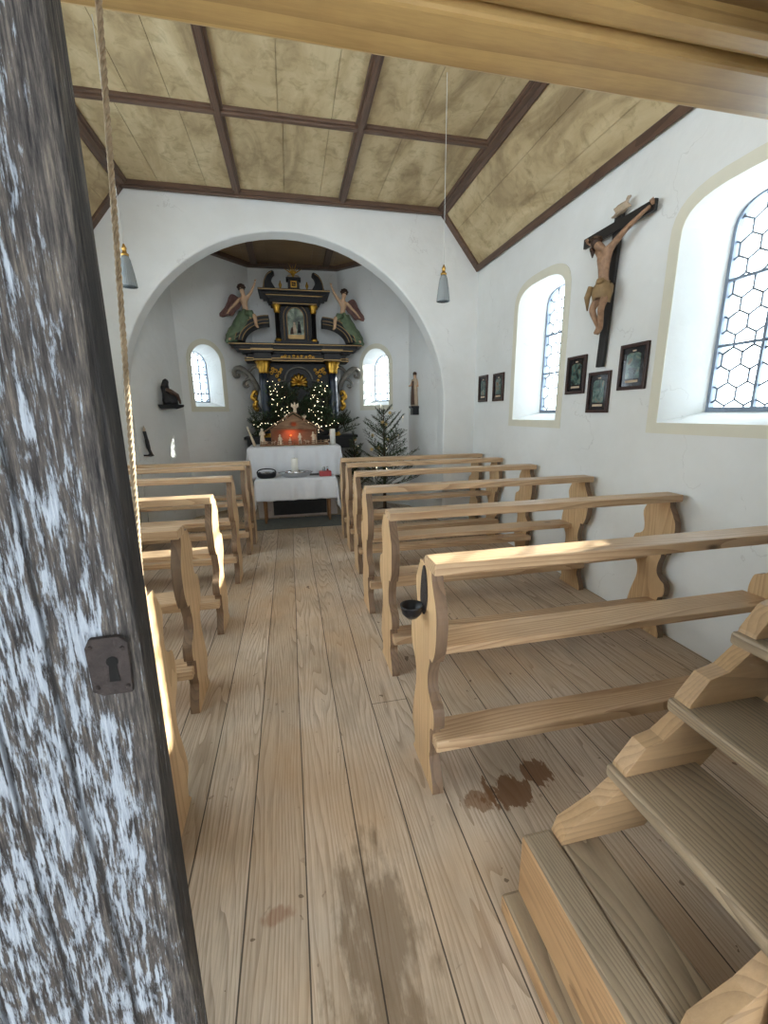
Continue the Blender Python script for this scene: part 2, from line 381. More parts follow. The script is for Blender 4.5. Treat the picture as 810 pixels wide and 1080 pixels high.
def prism(bm, poly, t0, t1, fn, mi=0, holes=(), side=None):
    """extrude a 2D outline (with holes) between depths t0 and t1; fn(a, b, t) -> xyz"""
    loops = [list(poly)] + [list(h) for h in holes]
    tri = tessellate_polygon([[Vector((a, b, 0)) for a, b in l] for l in loops])
    flat = [p for l in loops for p in l]
    V0 = [bm.verts.new(fn(a, b, t0)) for a, b in flat]; V1 = [bm.verts.new(fn(a, b, t1)) for a, b in flat]
    for f in tri:
        if len(set(f)) < 3: continue
        for V in (V0, V1):
            try: bm.faces.new([V[i] for i in f]).material_index = mi
            except ValueError: pass
    o = 0
    for l in loops:
        n = len(l)
        for k in range(n):
            a, b = o+k, o+(k+1) % n
            bm.faces.new((V0[a], V0[b], V1[b], V1[a])).material_index = mi if side is None else side
        o += n
def smooth_poly(pts, sub=4, closed=True):
    out = []; n = len(pts)
    for i in range(n if closed else n-1):
        p0, p1, p2, p3 = (pts[(i+k) % n] if closed else pts[min(max(i+k, 0), n-1)] for k in (-1, 0, 1, 2))
        for s in range(sub):
            t = s/sub
            out.append(tuple(.5*((2*p1[j])+(-p0[j]+p2[j])*t+(2*p0[j]-5*p1[j]+4*p2[j]-p3[j])*t*t+(-p0[j]+3*p1[j]-3*p2[j]+p3[j])*t**3) for j in range(len(p1))))
    if not closed: out.append(tuple(pts[-1]))
    return out
def skin(name, verts, edges, radii, mat, parent=None, sub=2, root=0):
    bm = B(); lay = bm.verts.layers.skin.verify()
    vs = [bm.verts.new(v) for v in verts]
    for a, b in edges: bm.edges.new((vs[a], vs[b]))
    for i, v in enumerate(vs):
        r = radii[i]; v[lay].radius = r if isinstance(r, tuple) else (r, r); v[lay].use_root = (i == root)
    me = bpy.data.meshes.new(name); bm.to_mesh(me); bm.free(); me.materials.append(mat)
    o = bpy.data.objects.new(name, me); COL.objects.link(o)
    if parent: o.parent = parent
    sk = o.modifiers.new('skin', 'SKIN'); sk.use_smooth_shade = True; sk.branch_smoothing = .6
    ss = o.modifiers.new('subsurf', 'SUBSURF'); ss.levels = sub; ss.render_levels = sub
    return o

# ------------------------------------------------------------------ room shell
XR, XL, YA, YB, ZC, ZW, YE = 2.42, -2.03, 5.41, 5.65, 3.84, 3.22, 0.40
def arch_outline(c, half, z0, spring, apex, p=2.0, n=16):
    o = [(c-half, z0), (c+half, z0)]
    for i in range(n+1):
        a = PI*i/n; cx = math.cos(a); sy = math.sin(a)
        o.append((c+half*math.copysign(abs(cx)**(2/p), cx), spring+(apex-spring)*abs(sy)**(2/p)))
    return o
def wall_panel(name, p0, p1, z1, thick, openings, outline=None):
    """wall from p0 to p1; its outside lies on the right-hand side when walking p0->p1"""
    p0, p1 = Vector((*p0, 0)), Vector((*p1, 0)); L = (p1-p0).length; u = (p1-p0)/L; n = Vector((u.y, -u.x, 0))
    fn = lambda s, z, t: p0 + u*s + n*t + Vector((0, 0, z))
    poly = outline or [(0, 0), (L, 0), (L, z1), (0, z1)]
    bm = B()
    def face(loops, t):
        tri = tessellate_polygon([[Vector((a, b, 0)) for a, b in l] for l in loops])
        V = [bm.verts.new(fn(a, b, t)) for l in loops for a, b in l]
        for f in tri:
            if len(set(f)) == 3:
                try: bm.faces.new([V[i] for i in f])
                except ValueError: pass
        return V
    Vi = face([poly]+[o['inner'] for o in openings], 0); Vo = face([poly]+[o['outer'] for o in openings], thick)
    k = 0
    for l in [poly]+[o['inner'] for o in openings]:
        m_ = len(l)
        for i in range(m_):
            a, b = k+i, k+(i+1) % m_
            bm.faces.new((Vi[a], Vi[b], Vo[b], Vo[a]))
        k += m_
    bmesh.ops.remove_doubles(bm, verts=bm.verts, dist=1e-5)
    w = struct(obj(name, bm, M['wall']))
    return w, fn, u, n
wn = [0]
def build_window(fn, u, n, o, thick, bars, portal_size, c):
    wn[0] += 1; k = wn[0]
    g = struct(empty('window_%d' % k)); inn, out = o['inner'], o['outer']
    d = thick-.06
    # painted border round the reveal
    bm = B(); cz = sum(p[1] for p in inn)/len(inn)
    big = o['border']; prism(bm, big, -.004, .0015, fn, holes=[inn]); obj('painted_border', bm, M['border'], g)
    lerp = [((a[0]+(b[0]-a[0])*d/thick), (a[1]+(b[1]-a[1])*d/thick)) for a, b in zip(inn, out)]
    bm = B(); shr = [(c+(a-c)*.955, cz+(b-cz)*.975) for a, b in lerp]
    ex = [(c+(a-c)*1.03, cz+(b-cz)*1.01) for a, b in lerp]
    prism(bm, ex, d-.02, d+.02, fn, holes=[shr]); obj('frame', bm, M['bar'], g)
    lo = min(b for a, b in lerp); hi = max(b for a, b in lerp)
    def inside(s, z): 
        c_ = False; P_ = shr; j = len(P_)-1
        for i in range(len(P_)):
            if (P_[i][1] > z) != (P_[j][1] > z) and s < (P_[j][0]-P_[i][0])*(z-P_[i][1])/(P_[j][1]-P_[i][1])+P_[i][0]: c_ = not c_
            j = i
        return c_
    bm = B()
    def strip(a, b, w, t0, t1):
        a = Vector(a); b = Vector(b); dd = (b-a).normalized(); nn = Vector((-dd.y, dd.x))*w/2
        prism(bm, [tuple(a-nn), tuple(b-nn), tuple(b+nn), tuple(a+nn)], t0, t1, fn)
    half = max(a for a, b in shr)-c
    strip((c+bars['v'], lo), (c+bars['v'], hi-.012 if bars['v'] == 0 else hi-.09), .017, d-.018, d+.006)
    for hz in bars['h']: strip((c-half, hz), (c+half, hz), .016, d-.016, d+.006)
    obj('glazing_bar', bm, M['bar'], g)
    bm = B(); R_ = bars['R']
    dx = R_*math.sqrt(3); rows = int((hi-lo)/(R_*1.5))+3; cols = int(half*2/dx)+3
    done = set()
    for r in range(-1, rows):
        for q in range(-cols, cols):
            cx = c+q*dx+(dx/2 if r % 2 else 0); cy = lo+r*R_*1.5
            hx = [(cx+R_*math.sin(PI/3*i), cy+R_*math.cos(PI/3*i)) for i in range(6)]
            for i in range(6):
                a, b = hx[i], hx[(i+1) % 6]; key = (round((a[0]+b[0])*500), round((a[1]+b[1])*500))
                if key in done: continue
                done.add(key)
                if inside(*a) and inside(*b): strip(a, b, .010, d-.004, d+.004)
                elif inside(*a) or inside(*b):
                    p, q_ = (a, b) if inside(*a) else (b, a); t0, t1 = 0, 1
                    for _ in range(8):
                        tm = (t0+t1)/2; mm = (p[0]+(q_[0]-p[0])*tm, p[1]+(q_[1]-p[1])*tm)
                        if inside(*mm): t0 = tm
                        else: t1 = tm
                    if t0 > .08: strip(p, (p[0]+(q_[0]-p[0])*t0, p[1]+(q_[1]-p[1])*t0), .010, d-.004, d+.004)
    obj('hexagonal_leading', bm, M['lead'], g)
    bm = B(); prism(bm, ex, d+.007, d+.010, fn); obj('pane', bm, M['glass'], g)
    portal(fn(c, (lo+hi)/2, thick+.02), -n, portal_size[0], portal_size[1])
    return g

def nave_opening(c):
    return dict(inner=arch_outline(c, .395, 1.415, 2.50, 2.715, 3.0), outer=arch_outline(c, .255, 1.50, 2.50, 2.69, 3.0),
                border=arch_outline(c, .475, 1.345, 2.50, 2.795, 3.0))
TH = .34
nb = dict(v=0, h=[1.885, 2.265], R=.07)
# right wall walks from y=YB.. towards the door so its outside is +x : walking +y -> right-hand side is +x
opsR = [nave_opening(2.05-YE), nave_opening(3.98-YE)]
_, fn, u, n = wall_panel('wall_right', (XR, YE), (XR, YA+.05), ZW+.1, TH, opsR)
for o, c in zip(opsR, (2.05-YE, 3.98-YE)): build_window(fn, u, n, o, TH, nb, (.6, 1.3), c)
def added_left_opening(c):  # unseen wide windows, added to brighten the nave
    return dict(inner=arch_outline(c, .54, 1.20, 2.50, 2.95, 3.0), outer=arch_outline(c, .43, 1.28, 2.50, 2.88, 3.0),
                border=arch_outline(c, .61, 1.13, 2.50, 3.02, 3.0))
LCS = [YA+.05-4.02, YA+.05-2.65, YA+.05-1.28]
opsL = [added_left_opening(c) for c in LCS]
_, fn, u, n = wall_panel('wall_left', (XL, YA+.05), (XL, YE), ZW+.1, TH, opsL)
for o, c in zip(opsL, LCS): build_window(fn, u, n, o, TH, dict(v=0, h=[1.885, 2.265], R=.11), (.9, 1.7), c)
# chancel arch wall
acx, aR, acz = .09, 1.90, 1.59
bm = B()
poly = [(XL-.4, 0), (acx-aR, 0)]
poly += [(acx-aR*math.cos(PI*i/40), acz+aR*math.sin(PI*i/40)) for i in range(41)]
poly += [(acx+aR, 0), (XR+.4, 0), (XR+.4, 4.1), (XL-.4, 4.1)]
prism(bm, poly, YA, YB, lambda a, b, t: Vector((a, t, b)))
bmesh.ops.remove_doubles(bm, verts=bm.verts, dist=1e-5)
struct(obj('wall_chancel_arch', bm, M['wall'], bevel=.02))
# entrance wall with its doorway; unseen upper opening added to brighten the interior
bm = B()
prism(bm, [(XL-.4, 0), (-1.22, 0), (-1.22, 2.4), (.85, 2.4), (.85, 0), (XR+.4, 0), (XR+.4, 4.1), (XL-.4, 4.1)], -.15, YE, lambda a, b, t: Vector((a, t, b)), holes=[[(-.9, 2.85), (1.3, 2.85), (1.3, 3.7), (-.9, 3.7)]])
struct(obj('wall_entrance', bm, M['wall']))
bm = B(); prism(bm, [(-1.45, -.1), (-1.22, -.1), (-1.22, 2.4), (.85, 2.4), (.85, -.1), (1.1, -.1), (1.1, 2.6), (-1.45, 2.6)], -1.9, -.15, lambda a, b, t: Vector((a, t, b)))  # unseen walls and roof added behind the camera to cut doorway sky light
struct(obj('wall_sky_blocker', bm, M['wall']))
bm = B(); prism(bm, [(-1.45, -.1), (-.75, -.1), (-.75, 2.0), (.45, 2.0), (.45, -.1), (1.1, -.1), (1.1, 2.6), (-1.45, 2.6)], -2.1, -1.9, lambda a, b, t: Vector((a, t, b)))  # added front wall, narrows the sky opening further
struct(obj('wall_sky_blocker_front', bm, M['wall']))
portal((-.15, -2.12, 1.0), (0, 1, 0), 1.2, 2.0)
portal((.2, -.18, 3.275), (0, 1, 0), 2.2, .85)  # sky through the added opening above the gallery
# apse walls (outside on the right-hand side when walking clockwise seen from above)
A_ = [(-1.80, YB-.02), (-1.47, 6.69), (-.513, 7.65), (.9, 7.6), (1.86, 6.64), (2.0, YB-.02)]
def diag_open(c):
    return dict(inner=arch_outline(c, .25, 1.63, 2.27, 2.52), outer=arch_outline(c, .165, 1.72, 2.22, 2.42),
                border=arch_outline(c, .325, 1.555, 2.27, 2.595))
def seg(name, i, ops):
    return wall_panel(name, A_[i+1], A_[i], ZC+.2, .34, ops)
db = dict(v=-.05, h=[1.83, 2.12], R=.055)
def apse(i, name, c):
    # walking from far point to near point keeps the outside on the right only on the left side; choose by side
    pass
def mk(name, a, b, ops, bars=None, c=None):
    _, fn, u, n = wall_panel(name, a, b, ZC+.2, .34, ops)
    for o in ops: build_window(fn, u, n, o, .34, bars, (.4, .8), c)
# outside must be on the right-hand side: left side walked towards the door (-y => right-hand side is -x)
mk('wall_apse_left', A_[1], A_[0], [])
Ld = (Vector(A_[2])-Vector(A_[1])).length
mk('wall_apse_northwest', A_[2], A_[1], [diag_open(.645*1.4142)], db, .645*1.4142)
mk('wall_apse_back', A_[3], A_[2], [])
db2 = dict(v=-.05, h=[1.83, 2.12], R=.055)
cr_ = (Vector(A_[4])-Vector(A_[3])).length - .52*1.4142
mk('wall_apse_northeast', A_[4], A_[3], [diag_open(cr_)], db2, cr_)
mk('wall_apse_right', A_[5], A_[4], [])
# fix side walls walking direction: right side walked away from the door has its outside at +x
# floor
bm = B(); box(bm, XL-.5, XR+.5, -2.2, 8.2, -.1, 0); struct(obj('floor', bm, M['floor']))
bm = B(); box(bm, -1.5, 1.2, -3, -2.2, -.25, -.12); struct(obj('floor_doorstep', bm, M['brick']))

# ceiling: closed slab with the boards as its lower side
CX0, CX1 = -1.52, 1.91
bm = B()
prism(bm, [(XR, ZW), (CX1, ZC), (CX0, ZC), (XL, ZW), (XL-.5, ZW), (XL-.5, 4.2), (XR+.5, 4.2), (XR+.5, ZW)], YE-.01, YB+.02, lambda a, b, t: Vector((a, t, b)))
gx = [CX0, -.40, .72, CX1]; gy = [.09, 1.42, 2.75, 4.08, YA]
rb = random.Random(3)
for i in range(3):
    for j in range(4):
        cuts = [gx[i]] + [gx[i]+(gx[i+1]-gx[i])*c for c in sorted([rb.uniform(.3, .45), rb.uniform(.62, .8)])] + [gx[i+1]]
        for a, b in zip(cuts, cuts[1:]):
            box(bm, a+.002, b-.002, gy[j], gy[j+1], ZC-.012-rb.random()*.004, ZC+.01)
for sx, (xa, xb) in ((1, (CX1, XR)), (-1, (CX0, XL))):
    for fr0, fr1 in ((0, .36), (.36, .72), (.72, 1)):
        p, q = Vector((xa+(xb-xa)*fr0, 0, ZC+(ZW-ZC)*fr0)), Vector((xa+(xb-xa)*fr1, 0, ZC+(ZW-ZC)*fr1))
        dd = (q-p).normalized(); nn = Vector((-dd.z*1, 0, dd.x))*(1 if sx < 0 else -1)
        if nn.z > 0: nn = -nn
        p = p+dd*.002; q = q-dd*.002
        vs = []
        for y in (0, YA):
            for w_ in (p, q, q+nn*.012, p+nn*.012): vs.append(bm.verts.new((w_.x, y, w_.z)))
        for f in ((0, 1, 2, 3), (4, 5, 6, 7), (0, 1, 5, 4), (1, 2, 6, 5), (2, 3, 7, 6), (3, 0, 4, 7)): bm.faces.new([vs[k] for k in f])
struct(obj('ceiling', bm, M['ceil']))
tn = [0]
def trim(bm, mat, bevel=.006):
    tn[0] += 1; return struct(obj('trim_%d' % tn[0], bm, mat, bevel=bevel))
MX = mat_wood('dark_moulding_cross', srgb(104, 80, 64), srgb(58, 42, 34), 'X', 30, .5, knots=False, contrast=.5)
def mouldY(x, w=.085, dz=.03):
    bm = B(); box(bm, x-w/2, x+w/2, YE, YA, ZC-.012-dz, ZC); box(bm, x-w/4, x+w/4, YE, YA, ZC-.012-dz-.018, ZC-.02); trim(bm, M['mould'])
def mouldX(y, w=.085, dz=.028):
    bm = B(); box(bm, CX0, CX1, y-w/2, y+w/2, ZC-.012-dz, ZC); box(bm, CX0, CX1, y-w/4, y+w/4, ZC-.012-dz-.016, ZC-.02); trim(bm, MX)
for x in gx[1:3]: mouldY(x)
mouldY(CX0+.02, .1); mouldY(CX1-.02, .1)
for y in gy[1:4]: mouldX(y)
mouldX(YA-.05, .10, .045)
def slope_mould(sx, y0, y1, f0, f1, th=.04):
    xa, xb = (CX1, XR) if sx > 0 else (CX0, XL)
    p = Vector((xa+(xb-xa)*f0, 0, ZC+(ZW-ZC)*f0)); q = Vector((xa+(xb-xa)*f1, 0, ZC+(ZW-ZC)*f1))
    dd = (q-p).normalized(); nn = Vector((dd.z, 0, -dd.x));
    if nn.z > 0: nn = -nn
    bm = B(); vs = []
    for y in (y0, y1):
        for w_ in (p-nn*.01, q-nn*.01, q+nn*th, p+nn*th): vs.append(bm.verts.new((w_.x, y, w_.z)))
    for f in ((0, 1, 2, 3), (4, 5, 6, 7), (0, 1, 5, 4), (1, 2, 6, 5), (2, 3, 7, 6), (3, 0, 4, 7)): bm.faces.new([vs[k] for k in f])
    trim(bm, M['mould'])
for sx in (1, -1):
    slope_mould(sx, YE, YA, .92, 1.0); slope_mould(sx, YE, YA, 0, .10); slope_mould(sx, YA-.1, YA, 0, 1.0)
# chancel ceiling
bm = B(); prism(bm, [(-2.1, YB+.02), (-1.9, 6.9), (-.7, 8.0), (1.1, 8.0), (2.2, 6.9), (2.4, YB+.02)], ZC, ZC+.3, lambda a, b, t: Vector((a, b, t)))
for k in range(12): box(bm, -1.9+.34*k+.002, -1.9+.34*(k+1)-.002, YB+.02, 7.7, ZC-.012-(k % 3)*.002, ZC+.02)
struct(obj('ceiling_chancel', bm, M['soffit']))
bm = B()
for a, b in zip(A_, A_[1:]):
    a, b = Vector((*a, 0)), Vector((*b, 0)); d = (b-a).normalized(); nn = Vector((d.y, -d.x, 0))
    vs = [bm.verts.new(p+Vector((0, 0, z))) for z in (ZC-.07, ZC) for p in (a-nn*.02, b-nn*.02, b+nn*.09, a+nn*.09)]
    for f in ((0, 1, 2, 3), (4, 5, 6, 7), (0, 1, 5, 4), (1, 2, 6, 5), (2, 3, 7, 6), (3, 0, 4, 7)): bm.faces.new([vs[k] for k in f])
trim(bm, M['mould'])
for x in (-.40, .72):
    bm = B(); box(bm, x-.05, x+.05, YB, 7.6, ZC-.045, ZC); trim(bm, M['mould'])
# gallery edge beam and the gallery's board underside
bm = B(); box(bm, XL, XR, 1.275, 1.45, 2.50, 2.78); trim(bm, M['beam'], .012)
bm = B(); box(bm, XL, XR, 1.18, 1.262, 2.515, 2.74); trim(bm, M['beam'], .02)
bm = B()
for k in range(6): box(bm, XL, XR, YE+.13*k+.003, YE+.13*(k+1)-.003 if k < 5 else 1.19, 2.56, 2.60)
box(bm, XL, XR, YE, 1.27, 2.60, 2.64)
struct(obj('ceiling_gallery', bm, M['soffit'], bevel=.004))
# ------------------------------------------------------------------ door leaf
hx, hy = P(147, 540, y=.512).x, .45
door = struct(empty('door_1', (hx, hy, 0), math.radians(2)))
door.rotation_euler = (0, math.radians(.4), math.radians(2)); door.location.x -= math.sin(math.radians(.4))*1.3
bm = B()
prof = [(-.92, 0), (-.012, 0), (0, .010), (0, .052), (-.008, .062), (-.92, .062)]
prism(bm, prof, .03, 2.33, lambda a, b, t: Vector((a, b, t)))
obj('leaf', bm, M['door'], door, bevel=.004)
lk = P(115, 705, y=.44)
bm = B(); w, h = .0195, .033
prism(bm, [(-w, -h+.006), (-w+.010, -h), (w-.002, -h), (w, h-.008), (w-.008, h), (-w+.004, h), (-w-.001, h-.010)], -.006, 0, lambda a, b, t: Vector((a, t, b)))
lo_ = obj('lock_plate', bm, M['iron'], door, bevel=.0012, loc=(lk.x-hx, -.001, lk.z)); 
for sx, sz in ((-.015, .024), (.014, -.024), (-.014, -.022), (.014, .020)):
    bm = B(); ball(bm, (sx, -.0065, sz), .0026, 8); obj('screw', bm, M['iron'], lo_, True)
bm = B(); prism(bm, [(.003+.0058*math.cos(a), .006+.0058*math.sin(a)) for a in [math.radians(-50+28*i) for i in range(11)]] + [(-.002, -.017), (.008, -.017)], -.0066, -.0055, lambda a, b, t: Vector((a, t, b))); obj('keyhole', bm, M['pit'], lo_)

# ------------------------------------------------------------------ pews
near = [(.0, 0), (.0, .03), (.02, .08), (.05, .14), (.042, .18), (.045, .225), (.042, .278), (.006, .30), (.0, .345), (.012, .385), (.04, .402), (.042, .404), (.075, .44), (.078, .50), (.062, .555), (.06, .578), (.03, .58), (.028, .582), (.0, .64), (-.012, .73), (-.006, .80), (.018, .85), (.045, .90), (.05, .94)]
far = [(.185, .94), (.21, .90), (.245, .83), (.225, .75), (.225, .70), (.25, .672), (.29, .655), (.305, .61), (.31, .56), (.295, .51), (.25, .46), (.235, .41), (.24, .35), (.265, .27), (.285, .19), (.29, .135), (.26, .10), (.25, .04), (.27, .015), (.27, 0)]
PROF = smooth_poly(near, 3, False) + smooth_poly(far, 3, False)
def make_pew(x0, x1, y0, label, group, variant=0, aisle='left'):
    t = empty('pew', ((x0+x1)/2, y0, 0)); L = (x1-x0)/2
    tag(t, label, 'pew', group)
    for s in (-1, 1):
        xa = -L if s < 0 else L-.045
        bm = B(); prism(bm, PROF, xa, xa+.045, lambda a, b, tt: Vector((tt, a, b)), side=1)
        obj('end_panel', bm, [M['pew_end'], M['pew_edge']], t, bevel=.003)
    bm = B(); box(bm, -L-.004, L+.004, .005, .125, .935, .98)
    obj('top_rail', bm, M['pew'], t, bevel=.006)
    bm = B(); box(bm, -L+.045, L-.045, .165, .335, .515, .55)
    obj('seat', bm, M['pew'], t, bevel=.005)
    bm = B(); box(bm, -L+.012, L-.012, -.005, .13, .20, .25)
    obj('kneeler', bm, M['pew'], t, bevel=.006)
    return t
RY = [1.32, 2.12, 2.93, 3.76, 4.46, 5.0]
RX0 = [.470, .495, .510, .560, .575, .575]
ordn = ['first', 'second', 'third', 'fourth', 'fifth']
rl = ['large pine pew nearest the stairs on the right, with the metal bowl on its end',
      'pine pew on the right directly in front of the one with the metal bowl',
      'pine pew on the right, third counting from the stairs',
      'pine pew on the right, fourth counting from the stairs',
      'pine pew on the right, second counting from the chancel arch',
      'pine pew on the right nearest the Christmas tree and chancel']
for i in range(6): make_pew(RX0[i], 2.375, RY[i], rl[i], 'pews right of the aisle')
LY = [1.25, 2.05, 2.87, 3.80, 4.62, 5.02]
LX1 = [-.478, -.545, -.54, -.53, -.50, -.48]
ll = ['pine pew on the left mostly hidden by the door, only its sunlit end showing',
      'pine pew on the left with a shaded end panel, second counting from the door',
      'pine pew on the left with end panel and top rail in bright sun',
      'pine pew on the left, fourth counting from the door',
      'pine pew on the left, second counting from the chancel arch',
      'pine pew on the left nearest the altar table']
for i in range(6): make_pew(-1.985, LX1[i], LY[i], ll[i], 'pews left of the aisle')

# holy water bowl on the end of the nearest right pew
t = tag(empty('holy_water_bowl', (.470, 1.455, .80)), 'small dark metal bowl with a pewter back plate fixed to the pew end', 'bowl')
bm = B()
prism(bm, smooth_poly([(-.03, -.04), (-.045, .02), (-.035, .09), (-.01, .135), (.012, .11), (.03, .04), (.03, -.03), (0, -.07)], 3), -.006, 0, lambda a, b, tt: Vector((tt, a, b)))
obj('back_plate', bm, M['iron'], t, bevel=.002)
bm = B(); lathe(bm, [(.0, -.05), (.022, -.048), (.038, -.03), (.045, 0), (.046, .004), (.041, .004), (.034, -.024), (.018, -.038), (.0, -.04)], (-.05, 0, -.03), 24)
obj('dish', bm, M['black'], t, True)

# ------------------------------------------------------------------ staircase
t = tag(empty('staircase', (.55, .9, 0)), 'worn open wooden staircase climbing to the gallery at the right', 'stairs')
def tr(bm, name, mat, bevel=.008): return obj(name, bm, mat, t, bevel=bevel, loc=None)
def wbox(bm, x0, x1, y0, y1, z0, z1): box(bm, x0-.55, x1-.55, y0-.9, y1-.9, z0, z1)
bm = B(); wbox(bm, .543, .70, .42, .895, 0, .065); bm.faces.ensure_lookup_table(); bm.faces[4].material_index = 1; tr(bm, 'plinth', [M['step'], M['ochre']], .012)
bm = B(); wbox(bm, .60, .70, .42, .90, .004, .27); bm.faces.ensure_lookup_table(); bm.faces[4].material_index = 1; tr(bm, 'bottom_block', [M['step'], M['ochre']], .014)
bm = B(); wbox(bm, .703, .83, .42, .90, .004, .262); tr(bm, 'bottom_board', M['step'], .010)
tx = [.874, 1.063, 1.258, 1.452, 1.645, 1.84, 2.03, 2.2]; tz = [.46, .655, .85, 1.045, 1.24, 1.435, 1.63, 1.825]
for x, z in zip(tx, tz):
    if x > 2.1: continue
    bm = B(); wbox(bm, x, x+.27, .41, .905, z-.042, z); o = tr(bm, 'tread', M['step'], .010)
def stringer(y0, y1):
    bm = B()
    lowp = [(.70, .262), (.985, .262), (2.35, 1.66), (2.35, 2.0), (1.86, 1.49)]
    pts = [(.70, .262)]
    # wavy worn outer edge between the treads
    pts += [(.985, .262), (2.37, 1.665), (2.37, 2.03)]
    edge = []
    for k in range(len(tx)-1, -1, -1):
        x, z = tx[k], tz[k]
        if x > 2.1: continue
        edge += [(x+.075, z+.085), (x+.02, z+.012), (x+.006, z-.045), (x-.055, z-.095)]
    pts += edge + [(.715, .31)]
    prism(bm, pts, y0, y1, lambda a, b, tt: Vector((a-.55, tt-.9, b)))
    tr(bm, 'stringer', M['stringer'], .010)
stringer(.845, .897); stringer(.42, .46)

# ------------------------------------------------------------------ bell rope
bm = B()
a, b = P(104, 0, y=1.12), P(141, 505, y=1.10); dirv = (b-a).normalized()
top = a + (a-b).normalized()*.30; bot = b+dirv*.45
top = top + (top-bot).normalized()*((2.56-top.z)/((top-bot).normalized().z)) if top.z < 2.56 else top
N = 520
for ph in range(3):
    pts = []
    u_, w_ = frame_of(dirv)
    for i in range(N):
        f = i/(N-1); p = top.lerp(bot, f); an = 2*PI*f*34+ph*2*PI/3
        pts.append(p+(u_*math.cos(an)+w_*math.sin(an))*.0031-top)
    tube(bm, pts, .0034, 6)
o = obj('bell_rope', bm, M['rope'], None, True, loc=top)
tag(o, 'long twisted hemp rope hanging down beside the open door', 'rope')

# ------------------------------------------------------------------ pendant lamps
def lamp(x, y, zb, label):
    t = tag(empty('pendant_lamp', (x, y, zb)), label, 'lamp', 'glass pendant lamps')
    bm = B(); prof = [(.050, 0), (.049, .01), (.040, .09), (.028, .165), (.018, .19)]
    lathe(bm, prof, n=72, ribs=24, ramp=.05); lathe(bm, [(r-.004, z) for r, z in prof], n=24)
    obj('glass_shade', bm, M['lampglass'], t, True)
    bm = B(); lathe(bm, [(.0, .185), (.022, .186), (.024, .20), (.014, .205), (.012, .225), (.016, .232), (.01, .245), (.004, .26), (.0, .262)]); obj('brass_cap', bm, M['brass'], t, True)
    bm = B(); lathe(bm, [(.0, .05), (.018, .07), (.022, .10), (.014, .15), (.012, .185), (0, .186)]); obj('light_bulb', bm, M['white'], t, True)
    bm = B(); tube(bm, [(0, 0, .25), (0, 0, ZC-.012-zb)], .0022, 6); obj('cord', bm, M['cord'], t)
lamp(1.23, 3.4, 2.345, 'ribbed glass pendant lamp on a white cord, hanging right of the chancel arch')
lamp(-1.0, 3.4, 2.35, 'ribbed glass pendant lamp hanging beside the twisted rope on the left')

# ------------------------------------------------------------------ crucifix
t = tag(empty('crucifix', (XR, 3.0, 1.83)), 'large black wooden crucifix with pale carved corpus between two windows', 'crucifix')
def W2(x, y, z): return Vector((x-XR, y-3.0, z-1.83))
bm = B(); vs = []
for z, yc, xo in ((1.83, 3.02, 2.395), (2.90, 2.955, 2.385)):
    for dx_, dy_ in ((-.014, -.036), (.014, -.036), (.014, .036), (-.014, .036)): vs.append(bm.verts.new(W2(xo+dx_, yc+dy_, z)))
for f in ((0, 1, 2, 3), (4, 5, 6, 7), (0, 1, 5, 4), (1, 2, 6, 5), (2, 3, 7, 6), (3, 0, 4, 7)): bm.faces.new([vs[k] for k in f])
obj('upright', bm, M['rail_black'], t, bevel=.003)
bm = B(); vs = box(bm, 2.360-XR, 2.386-XR, 2.62-3, 3.305-3, 2.745-1.83, 2.815-1.83); obj('crossbar', bm, M['rail_black'], t, bevel=.003)
bm = B(); prism(bm, smooth_poly([(-.11, -.03), (-.085, .0), (-.10, .035), (-.03, .03), (.03, .045), (.10, .055), (.085, .015), (.105, -.02), (.03, -.03), (-.03, -.04)], 3), -.008, .004,
    lambda a, b, tt: W2(2.365+tt+.012*math.sin(a*60), 2.92-a*.8, 2.875+b*.9))
sc_ = obj('title_scroll', bm, M['statue_robe'], t, bevel=.002)
hd = Vector((2.265, 3.035, 2.675))
V = [W2(2.325, 2.965, 2.375), W2(2.30, 2.96, 2.46), W2(2.285, 2.955, 2.57), W2(2.288, 2.965, 2.625), W2(2.275, 2.995, 2.655), W2(2.262, 3.03, 2.685),
     W2(2.295, 2.90, 2.628), W2(2.31, 2.79, 2.70), W2(2.345, 2.68, 2.765), W2(2.352, 2.64, 2.778),
     W2(2.295, 3.02, 2.625), W2(2.31, 3.10, 2.68), W2(2.345, 3.19, 2.745), W2(2.352, 3.225, 2.758),
     W2(2.315, 2.928, 2.34), W2(2.262, 2.908, 2.22), W2(2.325, 2.965, 2.10), W2(2.30, 2.975, 2.055),
     W2(2.315, 3.002, 2.34), W2(2.262, 3.004, 2.23), W2(2.320, 2.985, 2.11), W2(2.295, 2.99, 2.06)]
E_ = [(0, 1), (1, 2), (2, 3), (3, 4), (4, 5), (2, 6), (6, 7), (7, 8), (8, 9), (2, 10), (10, 11), (11, 12), (12, 13), (0, 14), (14, 15), (15, 16), (16, 17), (0, 18), (18, 19), (19, 20), (20, 21)]
R_ = [(.056, .044), (.044, .038), (.066, .048), (.022, .022), (.030, .032), (.033, .036), .027, .019, .013, .014, .027, .019, .013, .014, .034, .026, .017, .015, .034, .026, .017, .015]
skin('corpus', V, E_, R_, M['corpus'], t)
for yy, zz in ((2.625, 2.782), (3.238, 2.765)):
    bm = B()
    for k in range(4): tube(bm, [W2(2.352, yy+(.008*k-.012)*.4, zz-.004), W2(2.342, yy+(.008*k-.012), zz+.018), W2(2.334, yy+(.009*k-.013), zz+.03-.002*k)], [.005, .0045, .003], 6)
    obj('hand', bm, M['corpus'], t, True)
bm = B()
